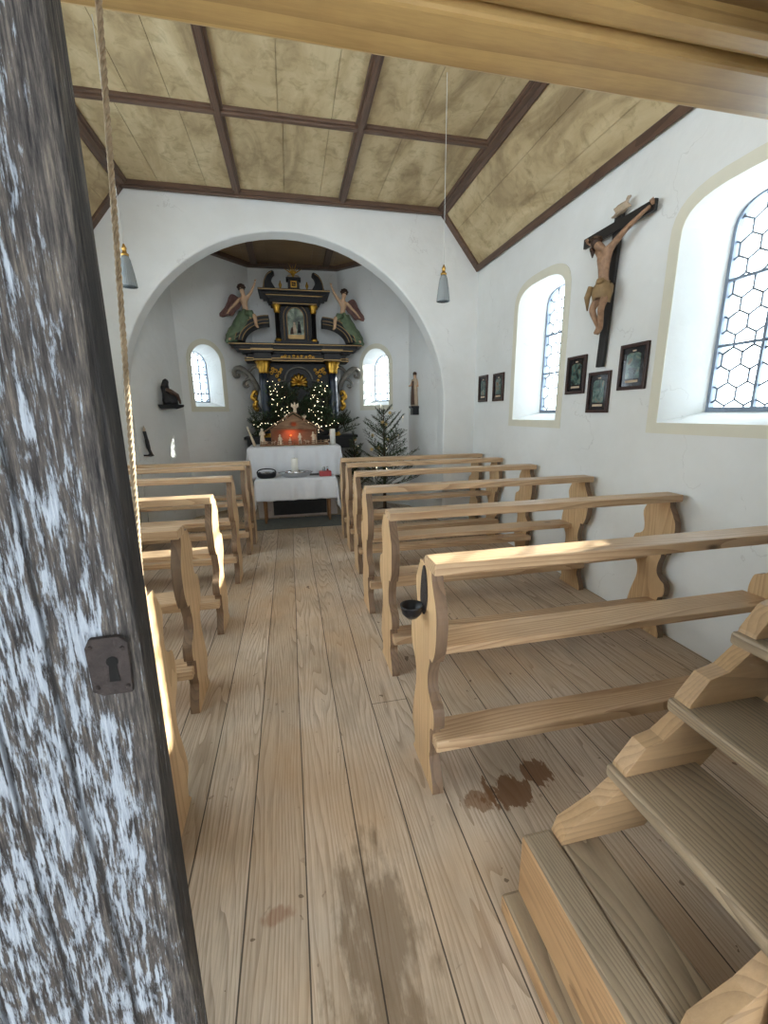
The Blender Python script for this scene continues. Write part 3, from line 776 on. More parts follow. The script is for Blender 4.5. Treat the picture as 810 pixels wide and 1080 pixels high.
ball(bm, W2(2.268, 3.032, 2.70), .040, 14, sc=(1, 1.0, 1.0)); tube(bm, [W2(2.275, 3.055, 2.70), W2(2.268, 3.062, 2.64), W2(2.262, 3.05, 2.60)], [.02, .016, .004], 8)
tube(bm, [W2(2.245, 3.045, 2.655), W2(2.238, 3.045, 2.635)], [.016, .004], 8)
obj('hair', bm, M['hair'], t, True)
bm = B()
for k in range(2):
    c = W2(2.262, 3.032, 2.708+.008*k)
    tube(bm, [c+Vector((.042*math.cos(a), .042*math.sin(a), .006*math.sin(a*5+k*2))) for a in [2*PI*i/24 for i in range(25)]], .005, 6)
obj('crown_of_thorns', bm, M['bark'], t, True)
bm = B()
for k, (zz, r) in enumerate(((2.405, .064), (2.375, .070), (2.335, .066), (2.30, .058))): pass
rings = []
for zz, r, ry in ((2.415, .048, .066), (2.395, .056, .078), (2.35, .06, .082), (2.30, .054, .074), (2.285, .05, .068)):
    rings.append([bm.verts.new(W2(2.308+r*math.cos(a)*(1+.13*math.sin(a*6+zz*50)), 2.966+ry*math.sin(a)*(1+.09*math.sin(a*8+zz*30)), zz+.022*math.sin(a*2+1))) for a in [2*PI*i/28 for i in range(28)]])
for a, b in zip(rings, rings[1:]):
    for k in range(28): bm.faces.new((a[k], a[(k+1) % 28], b[(k+1) % 28], b[k]))
tube(bm, [W2(2.27, 3.04, 2.40), W2(2.255, 3.06, 2.33), W2(2.27, 3.065, 2.24)], [.024, .022, .005], 12)
ball(bm, W2(2.25, 2.93, 2.405), .022, 10, sc=(1, 1.5, .7))
lo2 = obj('loincloth', bm, M['loin'], t, True)

# ------------------------------------------------------------------ pictures on the right wall
def picture(yc, zc, w, h, label, k, tilt=0):
    t = tag(empty('framed_picture', (XR, yc, zc)), label, 'picture', 'small dark framed pictures on the right wall')
    fnp = lambda a, b, tt: Vector((-tt, -a, b))
    fw = .024
    bm = B(); prism(bm, [(-w/2, -h/2), (w/2, -h/2), (w/2, h/2), (-w/2, h/2)], 0.002, .022, fnp, holes=[[(-w/2+fw, -h/2+fw), (w/2-fw, -h/2+fw), (w/2-fw, h/2-fw), (-w/2+fw, h/2-fw)]])
    for k_ in range(3):
        for sgn in (-1, 1): box(bm, -.026, -.02, sgn*(w/2-fw*.7)-.004, sgn*(w/2-fw*.7)+.004, -h*.3+k_*h*.25, -h*.3+k_*h*.25+.03)
    obj('frame', bm, mat_plain('dark_red_brown_frame', srgb(66, 44, 38), .4, var=.3, sc=30), t, bevel=.004)
    bm = B(); prism(bm, [(-w/2+fw-.003, -h/2+fw-.003), (w/2-fw+.003, -h/2+fw-.003), (w/2-fw+.003, h/2-fw+.003), (-w/2+fw-.003, h/2-fw+.003)], .004, .010, fnp)
    pb = obj('mount', bm, mat_plain('dark_mount', srgb(36, 34, 36), .12, var=.2), t)
    iw, ih = w*.25, h*.30
    bm = B(); prism(bm, [(-iw, -ih*.85), (iw, -ih*.85), (iw, ih*.85), (iw*.6, ih), (-iw*.6, ih), (-iw, ih*.85)], .010, .0115, fnp)
    obj('image', bm, mat_picture(k), t)
    bm = B(); prism(bm, [(-iw*.9, -h*.345), (iw*.9, -h*.345), (iw*.9, -h*.29), (-iw*.9, -h*.29)], .010, .012, fnp); obj('caption_plate', bm, M['statue_robe'], t)
    bm = B(); prism(bm, [(-.015, h*.33), (.015, h*.33), (.015, h*.36), (-.015, h*.36)], .010, .012, fnp); obj('number_plate', bm, M['statue_robe'], t)
picture(5.135, 1.785, .245, .32, 'small dark framed picture nearest the chancel arch', 0)
picture(4.725, 1.78, .26, .315, 'small dark framed picture just left of the farther window', 1)
picture(3.325, 1.795, .245, .31, 'small dark framed picture left of the foot of the crucifix', 2)
picture(3.03, 1.64, .245, .315, 'small dark framed picture directly below the crucifix', 3)
picture(2.70, 1.80, .255, .315, 'small dark framed picture right of the crucifix reflecting a window', 4)

# ------------------------------------------------------------------ high altar
AX, AY = .185, 7.35
alt = tag(empty('high_altar', (AX, AY, 0)), 'tall black and gold baroque altarpiece in the apse', 'altar')
def ab(bm, x0, x1, y0, y1, z0, z1): box(bm, x0, x1, y0, y1, z0, z1)   # local: y negative = towards the nave
def slab(name, levels, mat, bev=.004):
    bm = B()
    for hw, dep, z0, z1 in levels: box(bm, -hw, hw, -dep, .18, z0, z1)
    return obj(name, bm, mat, alt, bevel=bev)
K, G, GT = M['altar_black'], M['gold'], M['goldtrim']
slab('predella', [(.86, .34, .95, 1.12), (.90, .36, 1.12, 1.16)], K)
bm = B(); box(bm, -.62, .62, -.02, .16, 1.16, 2.30); obj('back_panel', bm, K, alt)
# main entablature with gilded lines
slab('entablature', [(.80, .26, 2.31, 2.335), (.76, .22, 2.335, 2.42), (.80, .27, 2.42, 2.45), (.86, .31, 2.45, 2.475), (1.0, .36, 2.525, 2.56), (.93, .33, 2.475, 2.525)], K)
for nm, hw, d, z in (('gold_line', 1.002, .362, 2.536), ('gold_line', .862, .312, 2.46), ('gold_line', .80, .272, 2.345), ('gold_line', .80, .262, 2.312)):
    bm = B(); box(bm, -hw, hw, -d-.002, -d+.02, z, z+.012); obj(nm, bm, GT, alt)
for sx in (-1, 1):  # projecting blocks over the columns
    bm = B(); box(bm, sx*.53-.13, sx*.53+.13, -.36, -.2, 2.31, 2.42); box(bm, sx*.53-.16, sx*.53+.16, -.40, -.2, 2.42, 2.53); obj('entablature_block', bm, K, alt, bevel=.004)
    bm = B(); box(bm, sx*.53-.165, sx*.53+.165, -.405, -.38, 2.45, 2.475); box(bm, sx*.53-.135, sx*.53+.135, -.365, -.34, 2.315, 2.33); obj('gold_line', bm, GT, alt)
    # big column
    bm = B(); lathe(bm, [(.085, 1.18), (.085, 1.22), (.072, 1.24), (.075, 1.5), (.070, 2.0), (.062, 2.13)], (sx*.53, -.28, 0), 24); c = obj('column', bm, M['altar_blue'], alt, True)
    bm = B(); lathe(bm, [(.062, 2.12), (.075, 2.15), (.068, 2.17), (.098, 2.23), (.085, 2.25), (.118, 2.30)], (sx*.53, -.28, 0), 32, ribs=8, ramp=.10)
    obj('capital', bm, G, c, True)
    bm = B(); lathe(bm, [(.105, 1.15), (.105, 1.18), (.085, 1.19), (.092, 1.21)], (sx*.53, -.28, 0), 24); obj('column_base', bm, G, c, True)
    # curved broken pediment pieces
    pts = []; R0 = .42
    for i in range(13):
        a = math.radians(6+84*i/12); pts.append((sx*(.42-.02+.0)+sx*(.52*math.cos(a)), 2.56+.40*math.sin(a)))
    inner = [(sx*.40+sx*(.40*math.cos(math.radians(6+84*i/12))), 2.56+.28*math.sin(math.radians(6+84*i/12))) for i in range(13)]
    bm = B(); prism(bm, pts+inner[::-1], -.30, .0, lambda a, b, tt: Vector((a, tt, b))); pd = obj('broken_pediment', bm, K, alt, bevel=.004)
    bm = B()
    for f in (.04, .5, .9):
        tube(bm, [(p[0]+(q[0]-p[0])*f, -.303, p[1]+(q[1]-p[1])*f) for p, q in zip(pts, inner)], .006, 6)
    obj('gold_line', bm, GT, pd, True)
    # side scrolls (ears)
    bm = B()
    sp = [(.63, 1.55), (.70, 1.72), (.66, 1.9), (.72, 2.05), (.82, 2.17), (.92, 2.22), (.985, 2.18), (.98, 2.10), (.93, 2.09), (.92, 2.13)]
    tube(bm, smooth_poly([(sx*x, -.08+.02*math.sin(i), z) for i, (x, z) in enumerate(sp)], 4, False), [.03]*8+[.045]*12+[.035]*10+[.022]*7, 8)
    sp2 = [(.72, 2.05), (.80, 2.05), (.86, 1.99), (.83, 1.93), (.78, 1.96)]
    tube(bm, smooth_poly([(sx*x, -.10, z) for x, z in sp2], 4, False), .022, 8)
    sp3 = [(.64, 2.25), (.72, 2.22), (.80, 2.12)]
    tube(bm, smooth_poly([(sx*x, -.08, z) for x, z in sp3], 4, False), .028, 8)
    obj('side_scroll', bm, M['scroll'], alt, True)
    bm = B(); sp4 = [(.66, 1.56), (.72, 1.62), (.69, 1.70), (.74, 1.78), (.70, 1.86), (.66, 1.83)]
    tube(bm, smooth_poly([(sx*x, -.14, z) for x, z in sp4], 4, False), [.02, .03, .035, .03, .03, .035, .04, .035, .03, .03, .035, .04, .035, .03, .025, .03, .03, .03, .025, .02, .015][:21], 8)
    for k in range(5): ball(bm, (sx*(.67+.02*(k % 2)), -.15, 1.6+.055*k), .024, 8)
    obj('gilded_leaf', bm, G, alt, True)
    # upper column
    bm = B(); lathe(bm, [(.045, 2.62), (.045, 2.65), (.036, 2.66), (.034, 3.02)], (sx*.275, -.20, 0), 20); c = obj('upper_column', bm, K, alt, True)
    bm = B(); lathe(bm, [(.034, 3.01), (.045, 3.04), (.04, 3.06), (.06, 3.11), (.07, 3.13)], (sx*.275, -.20, 0), 24, ribs=8, ramp=.1); obj('capital', bm, G, c, True)
    bm = B(); lathe(bm, [(.052, 2.6), (.052, 2.63), (.044, 2.65)], (sx*.275, -.20, 0), 20); obj('column_base', bm, G, c, True)
    # upper scrolled volutes on the cornice
    pts = [(sx*.265, 3.33), (sx*.46, 3.33), (sx*.455, 3.40), (sx*.43, 3.50), (sx*.38, 3.575), (sx*.31, 3.61), (sx*.28, 3.58), (sx*.315, 3.54), (sx*.33, 3.46)]
    bm = B(); prism(bm, smooth_poly(pts, 3), -.18, -.04, lambda a, b, tt: Vector((a, tt, b))); vt = obj('volute', bm, K, alt, bevel=.004)
    bm = B(); tube(bm, smooth_poly([(sx*.45, -.184, 3.36), (sx*.435, -.184, 3.46), (sx*.385, -.184, 3.55), (sx*.32, -.184, 3.592)], 5, False), .006, 6); obj('gold_line', bm, GT, vt, True)
    # little gold urn
    bm = B(); box(bm, sx*.20-.05, sx*.20+.05, -.18, -.1, 3.33, 3.365); obj('urn_base', bm, K, alt); 
    bm = B(); lathe(bm, [(.02, 3.365), (.012, 3.39), (.026, 3.42), (.02, 3.445), (.008, 3.46), (.012, 3.475), (0, 3.485)], (sx*.20, -.14, 0), 14); obj('urn', bm, G, alt, True)
# niche arch framing with grey moulding
bm = B()
tube(bm, [(-.44, -.06, 1.3), (-.44, -.06, 1.85)] + [(-.44+.22*(1-math.cos(a)), -.06, 1.85+.18*math.sin(a)) for a in [PI/2*i/8 for i in range(1, 9)]] , .012, 6)
tube(bm, [(.44, -.06, 1.3), (.44, -.06, 1.85)] + [(.44-.22*(1-math.cos(a)), -.06, 1.85+.18*math.sin(a)) for a in [PI/2*i/8 for i in range(1, 9)]] , .012, 6)
tube(bm, [(-.22*math.cos(a), -.08, 2.03+.21*math.sin(a)) for a in [PI*i/20 for i in range(21)]], .014, 6)
obj('niche_moulding', bm, M['scroll'], alt, True)
bm = B(); c0 = Vector((0, -.10, 1.985))
for i in range(9):
    a = math.radians(-15+210*i/8); r = .15-.02*abs(i-4)/4
    d_ = Vector((math.cos(a), 0, math.sin(a)))
    tube(bm, [c0, c0+d_*r*.45+Vector((0, -.02, 0)), c0+d_*r*.8+Vector((0, -.02, 0)), c0+d_*r*.97, c0+d_*r], [.008, .020, .029, .024, .008], 8)
ball(bm, c0+Vector((0, -.01, -.015)), .034, 10, sc=(1.6, .7, .8))
obj('gilded_shell', bm, G, alt, True)
bm = B()
for sx in (-1, 1):
    for (x, z, r) in ((.13, 2.375, .02), (.19, 2.385, .024), (.24, 2.37, .02), (.06, 2.385, .022), (.30, 2.15, .03), (.36, 2.18, .035), (.42, 2.15, .03), (.34, 2.10, .028), (.27, 2.20, .024), (.40, 2.21, .026), (.31, 2.04, .02)):
        zz = z; yy = -.225 if z > 2.3 else -.06
        tube(bm, [(sx*x+r*math.cos(a)*(1-.6*k/14), yy-.01, zz+r*math.sin(a)*(1-.6*k/14)) for k, a in enumerate([2*PI*i/10 for i in range(15)])], .008, 6)
ball(bm, (0, -.235, 2.38), .028, 10)
obj('gilded_foliage', bm, G, alt, True)
# upper storey
slab('upper_base', [(.34, .24, 2.56, 2.62)], K)
slab('upper_panel', [(.24, .10, 2.62, 3.16)], K)
slab('upper_cornice', [(.33, .24, 3.13, 3.16), (.37, .26, 3.16, 3.20), (.42, .28, 3.235, 3.26), (.40, .27, 3.2, 3.235), (.48, .31, 3.26, 3.29), (.53, .34, 3.29, 3.33)], K)
for hw, d, z in ((.532, .342, 3.306), (.422, .282, 3.243), (.332, .242, 3.14)):
    bm = B(); box(bm, -hw, hw, -d-.002, -d+.02, z, z+.012); obj('gold_line', bm, GT, alt)
def arcpoly(hw, z0, zs, ap, n=14): return [(-hw, z0), (hw, z0)] + [(hw*math.cos(PI*i/n), zs+(ap-zs)*math.sin(PI*i/n)) for i in range(n+1)]
bm = B(); prism(bm, arcpoly(.185, 2.60, 2.98, 3.17), -.13, -.10, lambda a, b, tt: Vector((a, tt, b)), holes=[arcpoly(.125, 2.66, 2.98, 3.11)]); pf = obj('picture_frame', bm, K, alt, bevel=.004)
bm = B()
for hw, ap in ((.18, 3.165), (.13, 3.115)):
    tube(bm, [(p[0], -.133, p[1]) for p in arcpoly(hw, 2.61 if hw > .15 else 2.66, 2.98, ap)[1:]] + [(-hw, -.133, 2.61 if hw > .15 else 2.66)], .006, 6)
obj('gold_line', bm, GT, pf, True)
bm = B(); prism(bm, arcpoly(.127, 2.72, 2.98, 3.112), -.112, -.105, lambda a, b, tt: Vector((a, tt, b))); obj('altar_painting', bm, mat_altarpic(), alt)
bm = B(); box(bm, -.125, .125, -.125, -.105, 2.66, 2.72); obj('painting_sill', bm, GT, alt)
for fx, fz, hh, mt in ((-.02, 2.78, .17, M['statue_robe']), (.05, 2.79, .17, M['altar_black']), (-.06, 2.77, .10, M['hair'])):
    bm = B(); lathe(bm, [(.03, 0), (.026, hh*.4), (.02, hh*.75), (.008, hh*.8), (.016, hh*.86), (.014, hh*.96), (0, hh)], (fx, -.115, fz-.04), 10, sy=.25); obj('painted_figure', bm, mt, alt, True)
# crest
bm = B(); box(bm, -.10, .10, -.2, -.06, 3.33, 3.37); box(bm, -.085, .085, -.19, -.07, 3.37, 3.49); box(bm, -.11, .11, -.21, -.05, 3.49, 3.525); obj('crest_block', bm, K, alt, bevel=.004)
bm = B(); prism(bm, [(-.045, 3.385), (.045, 3.385), (.045, 3.475), (-.045, 3.475)], -.2, -.188, lambda a, b, tt: Vector((a, tt, b)), holes=[[(-.03, 3.40), (.03, 3.40), (.03, 3.46), (-.03, 3.46)]]); ball(bm, (0, -.195, 3.43), .016, 8); obj('crest_panel', bm, G, alt)
bm = B()
for i in range(7):
    a = math.radians(30+120*i/6); L_ = .16 if i % 2 == 0 else .12
    tube(bm, [(0, -.14, 3.58), (L_*.6*math.cos(a), -.14, 3.58+L_*.6*math.sin(a)), (L_*math.cos(a), -.14, 3.58+L_*math.sin(a))], [.012, .008, .002], 6)
lathe(bm, [(.03, 3.525), (.014, 3.55), (.03, 3.58), (.012, 3.61)], (0, -.14, 0), 12); obj('ray_crown', bm, G, alt, True)
bm = B()
ball(bm, (0, -.125, 3.555), .05, 14, sc=(1.9, .4, .6))
obj('cloud', bm, M['statue_robe'], alt, True)

# angels on the broken pediment (one continuous body each, drapery, wings and hair as parts)
def angel(sx, label, armz):
    t = tag(empty('angel_statue', (AX+sx*.78, AY-.20, 2.84)), label, 'statue', 'angels on the altarpiece')
    q = lambda x, y, z: Vector((sx*(x-.78), y, z-2.84))
    V = [q(.72, 0, 2.95), q(.735, -.01, 3.06), q(.745, -.02, 3.17), q(.745, -.03, 3.23), q(.755, -.04, 3.275), q(.765, -.05, 3.325),
         q(.69, -.02, 3.205), q(.635, -.05, 3.27), q(.585, -.08, 3.35), q(.565, -.09, 3.39),
         q(.80, -.02, 3.19), q(.88, -.04, 3.10), q(.945, -.08, 3.03), q(.965, -.09, 3.0),
         q(.68, -.03, 2.94), q(.60, -.14, 2.945), q(.585, -.14, 2.80), q(.555, -.18, 2.765),
         q(.77, -.03, 2.92), q(.87, -.08, 2.78), q(.97, -.06, 2.64), q(1.0, -.1, 2.60)]
    E = [(0, 1), (1, 2), (2, 3), (3, 4), (4, 5), (2, 6), (6, 7), (7, 8), (8, 9), (2, 10), (10, 11), (11, 12), (12, 13), (0, 14), (14, 15), (15, 16), (16, 17), (0, 18), (18, 19), (19, 20), (20, 21)]
    R = [(.062, .05), (.05, .042), (.064, .046), .024, .036, .04, .028, .022, .016, .017, .028, .022, .016, .016, .045, .034, .022, .018, .045, .036, .024, .018]
    skin('body', V, E, R, M['skin'], t)
    bm = B(); ball(bm, q(.768, -.03, 3.345), .052, 14, sc=(1.05, 1.0, .95)); 
    for i in range(8):
        a = 2*PI*i/8; ball(bm, q(.768+.045*math.cos(a), -.02, 3.345+.035*math.sin(a)), .02, 8)
    obj('hair', bm, M['hair'], t, True)
    bm = B()
    ball(bm, q(.775, -.085, 3.322), .008, 6); obj('nose', bm, M['skin'], t, True)
    bm = B(); rings = []
    for z, cx, rx, ry in ((3.02, .745, .075, .065), (2.96, .74, .10, .085), (2.88, .78, .125, .10), (2.78, .84, .13, .11), (2.68, .91, .12, .10), (2.60, .97, .09, .08), (2.57, .98, .06, .05)):
        rings.append([bm.verts.new(q(cx+rx*math.cos(a)*(1+.2*math.sin(a*6+z*26)), -.02+ry*math.sin(a)*(1+.22*math.sin(a*5+z*24)), z+.015*math.sin(a*3))) for a in [2*PI*i/30 for i in range(30)]])
    for a, b in zip(rings, rings[1:]):
        for k in range(30): bm.faces.new((a[k], a[(k+1) % 30], b[(k+1) % 30], b[k]))
    bm.faces.new(rings[-1])
    tube(bm, [q(.72, -.08, 2.98), q(.65, -.12, 2.97), q(.62, -.12, 2.92)], [.04, .05, .03], 10)
    obj('green_drapery', bm, M['green_cloth'], t, True)
    bm = B()
    wing = [(.78, 3.17), (.85, 3.24), (.92, 3.27), (.97, 3.22), (1.01, 3.12), (1.07, 3.05), (1.14, 2.97), (1.08, 2.95), (1.0, 2.98), (.94, 2.97), (.88, 3.04), (.82, 3.08)]
    prism(bm, smooth_poly(wing, 3), .04, .075, lambda a, b, tt: q(a, tt+.04*math.sin((a-.78)*6), b))
    for k in range(6):
        a0 = (.84+.03*k, 3.20-.01*k); a1 = (.92+.035*k, 3.0-.005*k)
        tube(bm, [q(a0[0], .035+.04*math.sin((a0[0]-.78)*6), a0[1]), q(a1[0], .03+.04*math.sin((a1[0]-.78)*6), a1[1])], .008, 6)
    obj('wing', bm, M['wing'], t, True)
    bm = B(); ball(bm, q(.566, -.09, 3.39), .016, 8)
    for k in range(4): tube(bm, [q(.565-.004*k, -.09, 3.395), q(.548+.006*k, -.095, 3.425-.002*k), q(.540+.009*k, -.1, 3.445-.003*k)], [.006, .005, .003], 6)
    obj('hand', bm, M['skin'], t, True)
    bm = B(); ball(bm, q(.965, -.09, 3.0), .016, 8)
    for k in range(4): tube(bm, [q(.965, -.09, 2.998), q(.972+.006*k, -.1, 2.975), q(.975+.009*k, -.105, 2.955)], [.006, .005, .003], 6)
    obj('hand', bm, M['skin'], t, True)
angel(-1, 'painted angel statue in green drapery seated left of the altar picture', 0)
angel(1, 'painted angel statue in green drapery seated right of the altar picture', 0)

# ------------------------------------------------------------------ stone altar table, cloth and front table
mensa = tag(empty('altar_table', (.05, 6.72, 0)), 'whitewashed stone altar block with dark front behind the small table', 'altar table')
bm = B()
for r in range(8):
    for c_ in range(6):
        x0 = -.60+.205*c_-(.1 if r % 2 else 0); x0c = max(-.58, x0+.004); x1c = min(.58, x0+.201)
        if x1c > x0c+.02: box(bm, x0c, x1c, -.40, .25, .004+.115*r, .004+.115*r+.108)
box(bm, -.57, .57, -.39, .24, 0, .95); obj('stone_block', bm, M['brick'], mensa, bevel=.006)
bm = B(); box(bm, -.64, .64, -.42, .26, .95, 1.04); obj('slab', bm, M['brick'], mensa, bevel=.006)
bm = B(); box(bm, -.36, .42, -.425, -.40, .04, .60); ant = obj('dark_front_panel', bm, M['dark'], mensa, bevel=.003)
bm = B(); prism(bm, [(-.26, .40), (.30, .40), (.30, .52), (-.26, .52)], -.430, -.424, lambda a, b, tt: Vector((a, tt, b)), holes=[[(-.25, .41), (.29, .41), (.29, .51), (-.25, .51)]]); obj('gold_outline', bm, GT, ant)

def drape(name, x0, x1, y0, y1, zt, fd, sd, mat, label, seed, corner=.5):
    rnd = random.Random(seed); bm = B(); st = .022
    xs = []; x = x0-sd
    nx = int((x1-x0+2*sd)/st); ny = int((y1-y0+fd)/st); G_ = []
    ph = [rnd.uniform(0, 6) for _ in range(6)]
    for j in range(ny+1):
        Y = y0-fd+(y1-y0+fd)*j/ny; row = []
        for i in range(nx+1):
            X = x0-sd+(x1-x0+2*sd)*i/nx
            ox = max(0, x0-X, X-x1); oy = max(0, y0-Y); sg = -1 if X < (x0+x1)/2 else 1
            x_, y_, z_ = min(max(X, x0), x1), max(Y, y0), zt
            if oy > 0 or ox > 0:
                if ox == 0:
                    w = min(1, oy/.15); y_ = y0-.010-w*.012*(1+math.sin(X*22+ph[0])+.6*math.sin(X*41+ph[1])); z_ = zt-oy
                elif oy == 0:
                    w = min(1, ox/.15); x_ += sg*(.010+w*.012*(1+math.sin(Y*24+ph[2]))); z_ = zt-ox
                else:
                    m_ = min(ox, oy); z_ = zt-max(ox, oy)-m_*corner*.35
                    x_ += sg*(.012+m_*.30*(ox/(ox+oy))); y_ -= .012+m_*.30*(oy/(ox+oy))
            row.append(bm.verts.new((x_, y_, z_+(.0015*math.sin(X*30)*math.sin(Y*25) if z_ == zt else 0))))
        G_.append(row)
    for j in range(ny):
        for i in range(nx): bm.faces.new((G_[j][i], G_[j][i+1], G_[j+1][i+1], G_[j+1][i]))
    o = obj(name, bm, mat, None, True)
    s_ = o.modifiers.new('solid', 'SOLIDIFY'); s_.thickness = .003; s_.offset = 1
    return tag(o, label, 'tablecloth')
drape('altar_cloth', -.60, .70, 6.29, 6.97, 1.045, .44, .34, M['cloth'], 'white linen cloth over the stone altar, under the nativity scene', 4)
tb = tag(empty('side_table', (.04, 6.08, 0)), 'low wooden table under a white cloth in front of the altar', 'table')
bm = B(); box(bm, -.54, .54, -.17, .10, .60, .635); obj('table_top', bm, M['table_wood'], tb, bevel=.004)
for sx in (-1, 1):
    for yy in (-.14, .07):
        bm = B(); x = sx*.445
        lathe(bm, [(.014, 0), (.018, .04), (.022, .30), (.028, .45), (.03, .602)], (x, yy, 0), 12); obj('leg', bm, M['table_wood'], tb, True)
drape('table_cloth', -.505, .585, 5.905, 6.185, .639, .30, .40, M['cloth'], 'white linen cloth hanging over the low front table', 9, 1.0)
bm = B(); box(bm, -.75, .78, 5.62, 6.22, 0.001, .012); tag(obj('grey_rug', bm, M['rug'], bevel=.004), 'grey woven rug under the low table', 'rug')

# things on the front table
ZT = .642
bm = B(); c = P(281, 497, y=6.03)
t = tag(empty('black_basket', (c.x, 6.03, ZT)), 'oval black basket holding a white dish at the left of the low table', 'basket')
bm = B(); lathe(bm, [(0, .001), (.10, .001), (.125, .02), (.135, .075), (.130, .08), (.118, .025), (0, .012)], n=32, sy=.62); obj('rim', bm, M['black'], t, True)
bm = B(); lathe(bm, [(0, .013), (.05, .014), (.085, .085), (.08, .085), (.05, .06), (0, .055)], n=28, sy=.8); obj('white_dish', bm, M['silver'], t, True)
bm = B(); tube(bm, smooth_poly([(-.13, 0, .07), (-.11, 0, .105), (-.05, 0, .125), (.05, 0, .125), (.11, 0, .105), (.13, 0, .07)], 4, False), .008, 8); obj('handle', bm, M['black'], t, True)
c = P(312, 502, y=6.03)
t = tag(empty('silver_tray', (c.x, 6.04, ZT)), 'wide shallow silver tray in the middle of the low table', 'tray')
bm = B(); lathe(bm, [(0, .001), (.15, .001), (.19, .02), (.235, .062), (.25, .07), (.24, .072), (.19, .032), (.15, .01), (0, .01)], n=48, sy=.46); obj('dish', bm, M['silver'], t, True)
bm = B(); lathe(bm, [(.10, .011), (.13, .06), (.145, .085), (.135, .085), (.115, .055), (.09, .012)], n=40, sy=.5); obj('inner_ring', bm, M['silver'], t, True)
c = P(311, 494, y=6.04)
def candle(x, y, z, r, h, label, cat='candle'):
    t = tag(empty('pillar_candle', (x, y, z)), label, cat)
    bm = B(); lathe(bm, [(0, 0), (r, 0), (r, h-.006), (r*.9, h), (r*.5, h-.004), (0, h-.005)], n=28); obj('wax', bm, M['white'], t, True)
    bm = B(); tube(bm, [(0, 0, h-.006), (.001, 0, h+.012)], .0018, 6); obj('wick', bm, M['black'], t)
candle(c.x, 6.04, ZT+.0115, .048, .25, 'white pillar candle standing in the silver tray')
c = P(343, 500, y=6.0)
t = tag(empty('red_lantern', (c.x, 5.99, ZT)), 'red box with small glass jars at the right of the low table', 'box')
bm = B(); box(bm, -.085, .085, -.05, .05, .001, .075); obj('box', bm, M['red'], t, bevel=.01)
bm = B(); lathe(bm, [(.022, 0), (.024, .05), (.018, .055)], (-.02, 0, .076), 16); obj('jar', bm, M['lampglass'], t, True)
bm = B(); lathe(bm, [(.014, 0), (.014, .06), (.0, .065)], (.035, 0, .076), 16); obj('bottle', bm, M['silver'], t, True)
bm = B(); box(bm, -.11, .14, -.012, .012, 0, .022); tag(obj('dark_case', bm, M['black'], bevel=.004, loc=(P(330, 490, y=6.13).x, 6.145, ZT)), 'flat dark case lying behind the silver tray', 'case')

# nativity stable on the altar
ZM = 1.049
cx = P(311, 470, y=6.52).x
t = tag(empty('nativity_stable', (cx, 6.62, ZM)), 'wooden nativity stable with a wide pitched roof on the altar', 'nativity stable')
bm = B(); box(bm, -.50, .50, -.20, .14, 0, .02); obj('base_board', bm, M['crib'], t, bevel=.003)
bm = B(); prism(bm, [(-.34, .02), (.34, .02), (.34, .22), (0, .45), (-.34, .22)], .11, .13, lambda a, b, tt: Vector((a, tt, b))); obj('back_wall', bm, M['crib'], t)
bm = B(); prism(bm, [(-.36, .23), (.36, .23), (0, .455)], -.05, -.035, lambda a, b, tt: Vector((a, tt, b)), holes=[[(-.03, .28), (.04, .28), (.04, .34), (-.03, .34)]])
for k in range(7): box(bm, -.40+.02+.105*k, -.40+.025+.105*k, -.053, -.05, .235, .24)
obj('gable', bm, M['crib'], t)
for sx in (-1, 1):
    bm = B(); a, b = Vector((0, .485)), Vector((sx*.44, .20)); d = (b-a).normalized(); nn = Vector((-d.y, d.x))*.008
    prism(bm, [tuple(a-nn), tuple(b-nn), tuple(b+nn), tuple(a+nn)], -.10, .13, lambda p, q_, tt: Vector((p, tt, q_))); obj('roof', bm, M['crib'], t)
    for yy in (-.045,):
        bm = B(); box(bm, sx*.33-.01, sx*.33+.01, yy-.01, yy+.01, .02, .25); obj('post', bm, M['crib'], t)
bm = B()
for seg_ in ((-.48, -.22), (-.18, .08), (.12, .30), (.33, .49)):
    for zz in (.035, .06): box(bm, seg_[0], seg_[1], -.195, -.187, zz, zz+.010)
    for k in range(4):
        xx = seg_[0]+(seg_[1]-seg_[0])*k/3; box(bm, xx-.005, xx+.005, -.198, -.186, .02, .08)
obj('fence', bm, M['crib'], t)
bm = B(); ball(bm, (-.05, .07, .14), .012, 8); obj('lamp_bulb', bm, emis('orange_glow', (1, .2, .04, 1), 2.0), t, True)
pl = bpy.data.lights.new('stable_lamp', 'POINT'); pl.energy = .9; pl.color = (1, .16, .04); pl.shadow_soft_size = .02
po = bpy.data.objects.new('stable_lamp', pl); COL.objects.link(po); po.location = (cx-.05, 6.62+.0, ZM+.17)
def fig_standing(h):
    bm = B(); lathe(bm, [(0, 0), (h*.17, 0), (h*.14, h*.3), (h*.11, h*.55), (h*.14, h*.72), (h*.10, h*.80), (h*.045, h*.83), (h*.075, h*.88), (h*.08, h*.93), (h*.05, h*.985), (0, h)], n=14, sy=.8)
    for sx in (-1, 1): tube(bm, [(sx*h*.12, 0, h*.73), (sx*h*.15, -h*.08, h*.6), (sx*h*.04, -h*.16, h*.62)], [h*.045, h*.04, h*.025], 8)
    return bm
def fig_kneel(h):
    bm = B(); lathe(bm, [(0, 0), (h*.28, 0), (h*.26, h*.2), (h*.17, h*.45), (h*.19, h*.62), (h*.12, h*.72), (h*.06, h*.76), (h*.11, h*.84), (h*.11, h*.91), (0, h)], n=14, sy=1.1)
    for sx in (-1, 1): tube(bm, [(sx*h*.16, 0, h*.62), (sx*h*.2, -h*.14, h*.48), (sx*h*.03, -h*.28, h*.55)], [h*.06, h*.05, h*.03], 8)
    return bm
